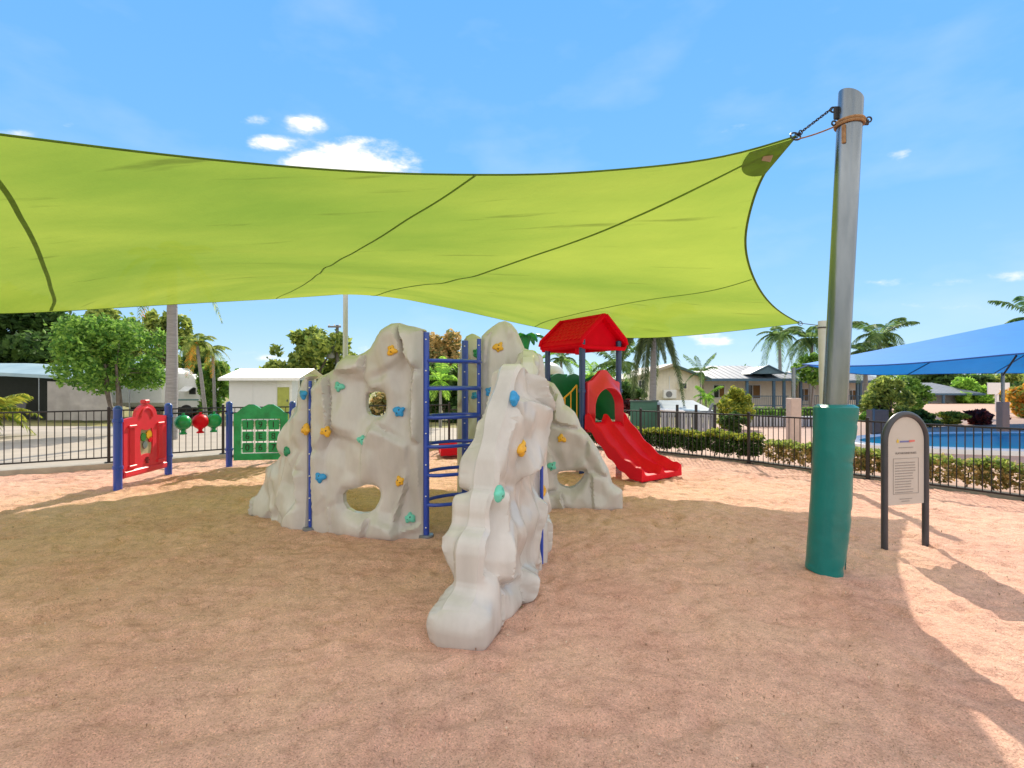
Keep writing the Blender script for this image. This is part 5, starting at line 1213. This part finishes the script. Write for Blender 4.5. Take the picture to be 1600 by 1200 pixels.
def cabin(label, px0, px1, d, ytop, yeave, wins, posts, gable=None, rail=None, wallm=M_cream, dep=7, roofm=M_roofg, lean=.9):
    x0 = xz(px0, 0, d)[0]; x1 = xz(px1, 0, d)[0]; ze = xz(0, yeave, d - 1.6)[1]; zr = xz(0, ytop, d + dep / 2 - 1.2)[1]
    r = thing('verandah_cabin', label, 'cabin', ((x0 + x1) / 2, d, 0)); MB().box(((x0 + x1) / 2, d + dep / 2, ze / 2), (x1 - x0, dep, ze)).build('wall', wallm, r)
    boards(r, x0 + .02, x1 - .02, .1, ze - .02, d, wallm, .34)
    ya, yb = d - 1.6, d + dep + .5; xa, xb = x0 - .5, x1 + .5; q = min(2.6, (xb - xa) * .3)
    vs = [(xa, ya, ze), (xb, ya, ze), (xb, yb, ze), (xa, yb, ze), (xa + q, (ya + yb) / 2, zr), (xb - q, (ya + yb) / 2, zr)]
    vs = [Vector(v) for v in vs]; mb = MB(); mb.add(vs + [v - Vector((0, 0, .10)) for v in vs[:4]], [(0, 1, 5, 4), (1, 2, 5), (2, 3, 4, 5), (3, 0, 4), (0, 6, 7, 1), (1, 7, 8, 2), (2, 8, 9, 3), (3, 9, 6, 0), (6, 9, 8, 7)]); ro = mb.build('roof', roofm, r)
    rb = MB(); n_ = int((xb - xa) / .45)
    for k in range(n_ + 1):
        x = xa + (xb - xa) * k / n_; t = 1.0 if xa + q < x < xb - q else min((x - xa), (xb - x)) / q
        if t < .05: continue
        rb.tube([Vector((x, ya, ze + .012)), Vector((x, ya + (yb - ya) / 2 * t, ze + (zr - ze) * t + .012))], .014, 4)
    o = rb.build('roof_ribs', roofm, ro); o['kind'] = 'stuff'
    MB().box(((xa + xb) / 2, ya - .03, ze - .06), (xb - xa, .05, .18)).build('fascia', M_trimb, r)
    for (a, b, c, e_) in wins:
        wx0, wz1 = xz(a, c, d); wx1, wz0 = xz(b, e_, d); window(r, wx0, wx1, wz0, wz1, d - .03, curt=M_curt)
    for p in posts:
        x = xz(p, 0, ya)[0]; MB().box((x, ya + .08, ze / 2 - .05), (.16, .16, ze - .1)).build('verandah_post', M_trimb, r)
    if gable:
        a, b, c, e_ = gable; gx0, gz1 = xz(a, c, ya - .2); gx1, gz0 = xz(b, e_, ya - .2); gz0 = max(gz0, ze + .0); gm_ = (gx0 + gx1) / 2
        MB().prism([(gx0, gz0), (gx1, gz0), (gm_, gz1)], (0, ya + 1.2, 0), (1, 0, 0), (0, 0, 1), (0, 1, 0), 2.6).build('gable', mat('gable_blue', (.12, .22, .30), .5), r)
        for s, gx in ((-1, gx0), (1, gx1)): MB().tube([(gx + s * .15, ya - .16, gz0 - .03), (gm_, ya - .16, gz1 + .05)], .06, 6).build('barge_board', M_trimb, r)
    if rail:
        a, b = rail; xa_, xb_ = xz(a, 0, ya)[0], xz(b, 0, ya)[0]; 
        for z in (1.0, .35): MB().box(((xa_ + xb_) / 2, ya + .0, z), (xb_ - xa_, .05, .05)).build('rail', M_trimb, r)
        me = None
        for k in range(int((xb_ - xa_) / .14)):
            if me is None: o = MB().box((0, 0, .675), (.025, .025, .6)).build('baluster', M_trimb, r, local=True); o.location = Vector((xa_ + .07, ya, 0)) - r.location; me = o.data
            else: inst('baluster', me, r, (xa_ + .07 + .14 * k, ya, 0))
    return r
cabin('cream cabin with grey roof, blue gable vent and verandah posts', 1099, 1236, 36, 571, 592, [(1115, 1131, 602, 621), (1164, 1187, 602, 622)], (1168, 1210, 1226), gable=(1176, 1226, 572, 584), rail=(1170, 1232))
cabin('cream cabin with grey roof directly behind the tall padded post', 1247, 1372, 37, 577, 595, [(1249, 1262, 608, 626), (1326, 1336, 610, 625), (1352, 1366, 610, 624)], (1252, 1341, 1346), rail=(1250, 1372))
cabin('small grey house with dark lower windows far across the pool', 1432, 1508, 50, 598, 615, [(1441, 1447, 630, 642), (1455, 1470, 630, 642), (1484, 1500, 630, 642)], (1440, 1451, 1475), wallm=mat('grey_wall', (.50, .52, .52), .7), dep=6)
def shed():
    d = 24; x0 = xz(358, 0, d)[0]; x1 = xz(456, 0, d)[0]; z = 2.08; zt = 2.34; dep = 3.0
    r = thing('white_shed', 'low white shed with corrugated roof and lime green door', 'shed', ((x0 + x1) / 2, d, 0))
    MB().box(((x0 + x1) / 2 , d + dep / 2, z / 2), (x1 - x0, dep, z)).build('wall', M_white, r)
    xo0, xo1 = x0 - .32, x1 + .50
    # roof sloping gently up to the back, built as corrugations
    k = 46; vs = []; fs = []
    for i in range(k * 2 + 1):
        x = xo0 + (xo1 - xo0) * i / (2 * k); h = .035 * (i % 2); vs += [Vector((x, d - .35, z - .02 + h)), Vector((x, d + dep / 2, zt + .22 + h)), Vector((x, d + dep + .3, z + h))]
    for i in range(2 * k): a = 3 * i; fs += [(a, a + 3, a + 4, a + 1), (a + 1, a + 4, a + 5, a + 2)]
    MB().add(vs, fs).build('roof', M_white, r)
    MB().box(((xo0 + xo1) / 2, d - .36, z - .06), (xo1 - xo0, .05, .13)).build('fascia', M_white, r)
    MB().prism([(d - .3, z), (d + dep + .25, z), (d + dep / 2, zt + .2)], (x1 - .02, 0, 0), (0, 1, 0), (0, 0, 1), (1, 0, 0), .1).build('gable', M_white, r)
    xa, za = xz(434, 605, d); xb = xz(452, 0, d)[0]; dr = MB().bbox(((xa + xb) / 2, d - .03, (za + .05) / 2), (xb - xa, .05, za - .05), b=.01).build('door', mat('lime_door', (.42, .46, .10), .6), r)
    MB().box((xb - .07, d - .07, 1.0), (.05, .04, .1)).build('handle', M_galv, dr)
    boards(r, x0, xa - .03, .05, z - .14, d, mat('shed_panel', (.74, .75, .78), .5, vary=.02), 1.1, th=.015)
    wx, wz = xz(459, 605, d); o = MB().box((x1 + .02, d + 1.1, 1.6), (.05, .7, .9)).build('window', M_white, r); MB().box((x1 + .05, d + 1.1, 1.6), (.02, .58, .78)).build('pane', M_glass, o)
shed()
def caravan():
    d = 25; r = thing('caravan', 'white caravan half hidden behind its pale blue awning', 'caravan', (-23, 27, 0))
    MB().bbox((-23.3, 27.2, 1.65), (10.5, 2.4, 2.05), b=.2).build('body', M_white, r, smooth=True)
    for x in (-26.5, -25, -20.6): MB().bbox((x, 27.1, 2.76), (.9, .9, .2), b=.05).build('roof_vent', M_white, r)
    for x in (-24.2, -23.2): 
        o = MB().lathe((0, 0, 0), [(.36, -.12), (.36, .12)], 20).build('wheel', M_dark, r, local=True); o.rotation_euler = (R(90), 0, 0); o.location = Vector((x, 26.1, .36)) - r.location
    for x in (-26.5, -21.0): o = MB().bbox((x, 25.98, 1.9), (1.1, .05, .6), b=.02).build('window', M_glass, r)
    a = thing('awning', 'pale blue caravan awning with a drooping front edge over dark shade', 'awning', (-22.5, 24.4, 0)); k = 30; vs = []
    for i in range(k + 1):
        t = i / k; x = -29 + 11.0 * t; zz = 2.66 - .55 * max(0, t - .35); vs += [Vector((x, 26.0, zz + .22)), Vector((x, 24.9, zz + .05 - .04 * math.sin(t * 18) ** 2)), Vector((x, 23.7, zz - .28)), Vector((x, 23.7, zz - .44))]
    fs = [(4 * i + j, 4 * i + j + 1, 4 * i + j + 5, 4 * i + j + 4) for i in range(k) for j in range(3)]
    MB().add(vs, fs).build('canopy', mat('awning_blue', (.42, .58, .66), .6, (.30, .46, .56), 1, trans=.2), a)
    for x in (-25.9, -22.5, -18.2): MB().tube([(x, 23.75, 0), (x, 23.75, 2.2)], .025, 8).build('awning_pole', M_galv, a, smooth=True)
    x0 = xz(74, 0, 23.8)[0]; x1 = xz(172, 0, 23.8)[0]; G = []
    for i in range(61):
        t = i / 60; row = []
        for j in range(9): q = j / 8; x = x0 + (x1 - x0) * t + .25 * (1 - q) * t; row.append((x, 23.8 + .07 * math.sin(t * 30) * (1 - q * .6) + .12 * math.sin(t * 7) * (1 - q), .06 + (1.92 - .12 * t - .06) * q))
        G.append(row)
    v_, f_ = grid_mesh(np.array(G)); mesh_obj('privacy_screen', v_, f_, mat('screen_mesh', (.46, .44, .42), .8, (.36, .34, .33), 2, trans=.1), a, smooth=True)
    MB().box((-24.5, 25.6, 1.1), (5.5, .05, 2.2)).build('interior_shade_sheet', mat('painted_shade_dark', (.03, .035, .03), .9), a)  # near-black sheet: the dim space under the awning put into its colour
    for k_, (x, lb) in enumerate(((-26.4, 'dark green folding chair under the awning, left one'), (-24.4, 'grey folding chair under the awning beside the screen'))):
        c = thing('folding_chair', lb, 'chair', (x, 24.6, 0)); m = mat('chair_cloth%s' % ('_green' if k_ == 0 else '_grey'), (.04, .08, .05) if k_ == 0 else (.12, .12, .13), .8)
        MB().bbox((x, 24.6, .45), (.5, .45, .04), b=.01).build('seat', m, c); MB().bbox((x, 24.83, .78), (.5, .04, .6), rx=-.2, b=.01).build('backrest', m, c)
        for sx_ in (-.24, .24):
            for a_, b_ in ((24.4, 24.8), (24.8, 24.4)): MB().tube([(x + sx_, a_, 0), (x + sx_, b_, .62)], .012, 6).build('leg', M_galv, c)
caravan()
def camper():
    d = 27; x0 = xz(196, 0, d)[0]; x1 = xz(312, 0, d)[0]; r = thing('camper', 'white camper van with a raised side window flap behind the grey palm', 'camper van', ((x0 + x1) / 2, d, 0))
    z0, z1 = .55, 2.35; MB().prism([(x0, z0), (x1, z0), (x1 + .05, 1.5), (x1 - .35, z1 - .1), (x1 - .6, z1), (x0 + .3, z1 + .1), (x0, z1 - .2)], (0, d + 1.1, 0), (1, 0, 0), (0, 0, 1), (0, 1, 0), 2.2).build('body', M_white, r)
    MB().box(((x0 + x1) / 2, d - .012, .95), (x1 - x0 - .1, .02, .08)).build('stripe', mat('stripe_teal', (.18, .34, .36), .4), r)
    xa, za = xz(236, 606, d); xb, zb = xz(262, 626, d); o = MB().box(((xa + xb) / 2, d - .02, (za + zb) / 2), (xb - xa, .03, za - zb)).build('window', M_glass, r)
    xa, za = xz(296, 606, d); xb, zb = xz(306, 616, d); MB().box(((xa + xb) / 2, d - .02, (za + zb) / 2), (xb - xa, .03, za - zb)).build('window', M_glass, r)
    MB().prism([(0, 0), (.5, -.25), (.5, -.22), (0, .03)], (xa, d - .02, za + .05), (0, -1, 0), (0, 0, 1), (1, 0, 0), .5).build('window_flap', M_white, r)
    for x in (x0 + .9, x1 - .7):
        o = MB().lathe((0, 0, 0), [(.20, -.11), (.34, -.11), (.34, .11), (.2, .11)], 20).build('wheel', M_dark, r, local=True, smooth=True); o.rotation_euler = (R(90), 0, 0); o.location = Vector((x, d + .05, .34)) - r.location
    MB().box(((x0 + x1) / 2, d + 1.1, .45), (x1 - x0 - .3, 1.9, .25)).build('chassis', M_dark, r)
camper()
def power_pole():
    d = 33; x = xz(527, 0, d)[0]; zt = 1.7 + 95 * d / F; r = thing('power_pole', 'timber power pole with crossarm and grey transformer beside the round tree', 'power pole', (x, d, 0))
    MB().tube([(x, d, -.1), (x, d, zt)], [.14, .10], 10).build('pole', mat('timber_pole', (.16, .15, .14), .9), r, smooth=True, sharp=60)
    MB().box((x - .15, d - .1, zt - .12), (.85, .1, .1)).build('crossarm', mat('timber_arm', (.22, .20, .18), .9), r)
    for q in (-.5, -.15, .2): MB().lathe((x + q, d - .1, zt - .07), [(.03, 0), (.05, .05), (.03, .12)], 8).build('insulator', M_white, r)
    MB().lathe((x - .42, d - .1, zt - 2.2), [(.26, 0), (.28, .05), (.28, .85), (.2, .95)], 12).build('transformer', mat('transformer_grey', (.30, .32, .33), .6), r, smooth=True, sharp=40)
power_pole()
# low structures between the fence and the cabins
def lean_to():
    d = 19; xa = xz(1040, 0, d)[0]; xb = xz(1116, 0, d)[0]; r = thing('lean_to', 'low blue grey metal lean-to roof before the cream cabin', 'shelter', (xa, d, 0))
    k = 24; vs = []
    for i in range(2 * k + 1): x = xa + (xb - xa) * i / (2 * k); h = .025 * (i % 2); vs += [Vector((x, d, .74 + h)), Vector((x, d + 2.2, 1.08 + h))]
    MB().add(vs, [(2 * i, 2 * i + 2, 2 * i + 3, 2 * i + 1) for i in range(2 * k)]).build('roof', mat('zinc_roof', (.38, .45, .50), .45, (.30, .37, .42), 3), r)
    MB().box(((xa + xb) / 2, d - .02, .70), (xb - xa, .04, .11)).build('gutter', mat('gutter_grey', (.20, .24, .28), .5), r)
    for x in (xa + .1, (xa + xb) / 2, xb - .1): MB().box((x, d + .06, .34), (.08, .08, .72)).build('post', M_galv, r)
    MB().prism([(0, 0), (.08, 0), (.5, .95), (.42, .95)], (xb - .55, d - .1, .1), (1, 0, 0), (0, 0, 1), (0, 1, 0), .06).build('brace', mat('gutter_grey', (.20, .24, .28)), r)
    me = None; s = thing('slat_screen', 'grey upright slat screen standing behind the clipped hedge', 'screen', (xz(1028, 0, 16)[0], 16, 0)); x0, x1 = xz(1028, 0, 16)[0], xz(1116, 0, 16)[0]; n_ = 20
    for i in range(n_):
        x = x0 + (x1 - x0) * (i + .5) / n_
        if me is None: o = MB().box((0, 0, .42), ((x1 - x0) / n_ * .72, .03, .84)).build('slat', mat('slat_grey', (.36, .38, .42), .6), s, local=True); o.location = Vector((x, 16, 0)) - s.location; me = o.data
        else: inst('slat', me, s, (x, 16, 0))
    for z in (.2, .72): MB().box(((x0 + x1) / 2, 16.04, z), (x1 - x0, .04, .06)).build('rail', M_dark, s)
    for i in range(4): MB().box((x0 + (x1 - x0) * i / 3, 15.95, .55), (.07, .07, 1.1)).build('post', M_black, s)
    for i, (px, lb) in enumerate(((1052, 'white folded pool lounger lying left under the lean-to'), (1078, 'pale blue cover lying right under the lean-to'))):
        t = thing('lounger_cover', lb, 'cover', (xz(px, 0, 17.4)[0], 17.4, 0)); x = xz(px, 0, 17.4)[0]
        MB().bbox((x, 17.5, .84), (.75 - .15 * i, .6, .10), b=.04, ry=.05).build('cloth', M_white if i == 0 else mat('cover_blue', (.40, .55, .68), .7), t, smooth=True)
        for q in (-.3, .3): MB().box((x + q, 17.5, .4), (.04, .5, .8)).build('leg', M_galv, t)
    g_ = thing('green_wall', 'low dark green panel at the foot of the foxtail palm', 'panel', (xz(1008, 0, 20)[0], 20, 0)); xa, xb = xz(985, 0, 20)[0], xz(1027, 0, 20)[0]
    MB().bbox(((xa + xb) / 2, 20, .55), (xb - xa, .08, 1.05), b=.01).build('sheet', mat('bottle_green', (.05, .16, .11), .5), g_); MB().box(((xa + xb) / 2, 19.97, 1.1), (xb - xa + .06, .12, .06)).build('capping', M_trimg, g_)
    w_ = thing('garden_wall', 'white low wall and dark gate screen left of the pink pillar', 'wall', (xz(1200, 0, 21)[0], 21, 0)); xa, xb = xz(1170, 0, 21)[0], xz(1300, 0, 21)[0]
    MB().box(((xa + xb) / 2, 21.2, .2), (xb - xa, .2, .42)).build('masonry', M_white, w_)
    for i in range(26): MB().box((xa + (xb - xa) * (i + .5) / 26, 21.05, .35), (.03, .03, .75)).build('picket', M_black, w_)
    MB().box(((xa + xb) / 2, 21.05, .73), (xb - xa, .04, .04)).build('rail', M_black, w_)
    k_ = thing('dark_screen', 'dark upright panel box between the padded post and the sign', 'screen', (xz(1362, 0, 18)[0], 18, 0)); xa, xb = xz(1358, 0, 18)[0], xz(1384, 0, 18)[0]
    MB().bbox(((xa + xb) / 2, 18, .42), (xb - xa, .3, .84), b=.01).build('cabinet', mat('brown_grey_panel', (.16, .14, .14), .7), k_); MB().box((xa + .02, 17.8, .44), (.05, .05, .9)).build('corner_post', M_trimb, k_)
lean_to()
# blue shade sail over the pool, its posts and pillars
def blue_sail():
    r = thing('blue_shade_sail', 'blue shade canopy stretched over the pool at the right', 'shade sail', (16, 18, 3))
    tip = at(1254, 569, 18); ridge = [tip, at(1400, 541, 18), at(1600, 500, 18), Vector((23.5, 18, 4.7)), Vector((27, 18, 4.3))]
    nearE = [tip, at(1330, 572, 15.4), at(1450, 566, 13.6), at(1600, 552, 12.2), Vector((16.5, 11.6, 2.6)), Vector((24, 11.8, 2.5))]
    farE = [tip, at(1350, 585, 22), at(1470, 584, 25), at(1600, 583, 26), Vector((34, 26.5, 2.45))]
    rc, nc_, fc = curve3(ridge, 60), curve3(nearE, 60), curve3(farE, 60)
    for a, b, nm in ((rc, nc_, 'near_slope'), (rc, fc, 'far_slope')):
        t = np.linspace(0, 1, 16)[None, :, None]; G = a[:, None] * (1 - t) + b[:, None] * t; G[..., 2] -= (.10 * np.sin(np.pi * t[..., 0])) * np.linspace(0, 1, 60)[:, None]
        v_, f_ = grid_mesh(G); mesh_obj(nm, v_, f_, M_bsail, r, smooth=True)
    for c in (nc_, fc): MB().tube([Vector(p) for p in c[::2]], .022, 6).build('hem', mat('blue_webbing', (.02, .10, .40), .6), r, smooth=True)
    for u in (.42, .66):
        i = int(u * 59); pts = [Vector(rc[i] * (1 - q) + fc[i] * q) - Vector((0, 0, .10 * math.sin(math.pi * q) * u + .02)) for q in np.linspace(0, 1, 12)]; MB().tube(pts, .02, 5).build('seam', mat('navy_seam', (.01, .03, .15), .6), r)
    return tip
tip = blue_sail()
def pillar(label, px, d, y0, ztop_px, w_, m, sx_=0, arm=None):
    x = xz(px, 0, d)[0]; zt = xz(0, y0, d)[1]; r = thing('sail_pillar', label, 'pillar', (x, d, 0)); MB().bbox((x, d, zt / 2), (w_, w_, zt), b=.02).build('rendered_base', m, r); z2 = xz(0, ztop_px, d)[1]
    MB().tube([(x, d, zt - .02), (x + sx_, d, z2)], .055, 12).build('steel_post', M_galv, r, smooth=True, sharp=60)
    if arm: MB().tube([(x, d, z2 - .1), arm], .03, 8).build('stay', M_dark, r, smooth=True)
    return r
pillar('pinkish rendered pillar with grey post near the tip of the blue canopy', 1240, 15, 622, 574, .31, M_pillar2, arm=Vector(tip) + Vector((.25, 0, -.02)))
pillar('terracotta pillar with steel post under the blue canopy by the pool', 1567, 18.2, 628, 582, .27, M_pillar, arm=at(1588, 556, 15.5))
def backboard():
    d = 33; r = thing('backboard', 'blank white rectangular board on a white post beyond the pool', 'board', (xz(1560, 0, d)[0], d, 0)); x0, z1 = xz(1543, 598, d); x1, z0 = xz(1577, 616, d)
    MB().bbox(((x0 + x1) / 2, d, (z0 + z1) / 2), (x1 - x0, .08, z1 - z0), b=.01).build('board', M_white, r); MB().box(((x0 + x1) / 2, d + .1, z0 / 2), (.14, .14, z0 + .3)).build('post', M_white, r)
backboard()
def car(label, px, d, m, fl=1):
    x = xz(px, 0, d)[0]; r = thing('parked_car', label, 'car', (x, d, 0))
    prof = [(-2.1, .3), (2.1, .3), (2.15, .65), (1.9, .85), (1.05, .95), (.5, 1.38), (-1.0, 1.42), (-1.75, .98), (-2.12, .9)]
    MB().prism([(a * fl, b) for a, b in prof], (x, d + .85, 0), (1, 0, 0), (0, 0, 1), (0, 1, 0), 1.6).build('body', m, r)
    MB().prism([(a * fl, b) for a, b in [(.95, .97), (.45, 1.30), (-.25, 1.33), (-.25, .97)]], (x, d + .04, 0), (1, 0, 0), (0, 0, 1), (0, 1, 0), .03).build('window', M_glass, r); MB().prism([(a * fl, b) for a, b in [(-.35, .97), (-.35, 1.33), (-.95, 1.34), (-1.5, 1.0)]], (x, d + .04, 0), (1, 0, 0), (0, 0, 1), (0, 1, 0), .03).build('window', M_glass, r)
    for q in (-1.3, 1.35):
        for yy_ in (.12, 1.55): o = MB().lathe((0, 0, 0), [(.18, -.1), (.32, -.1), (.32, .1), (.18, .1)], 16).build('wheel', M_dark, r, local=True, smooth=True); o.rotation_euler = (R(90), 0, 0); o.location = Vector((x + q, d + yy_, .32)) - r.location
car('white car parked beyond the wine coloured bush', 1520, 66, M_white)
car('silver blue car parked behind the terracotta pillar', 1562, 70, mat('silver_blue', (.36, .44, .52), .3, metal=.4), -1)
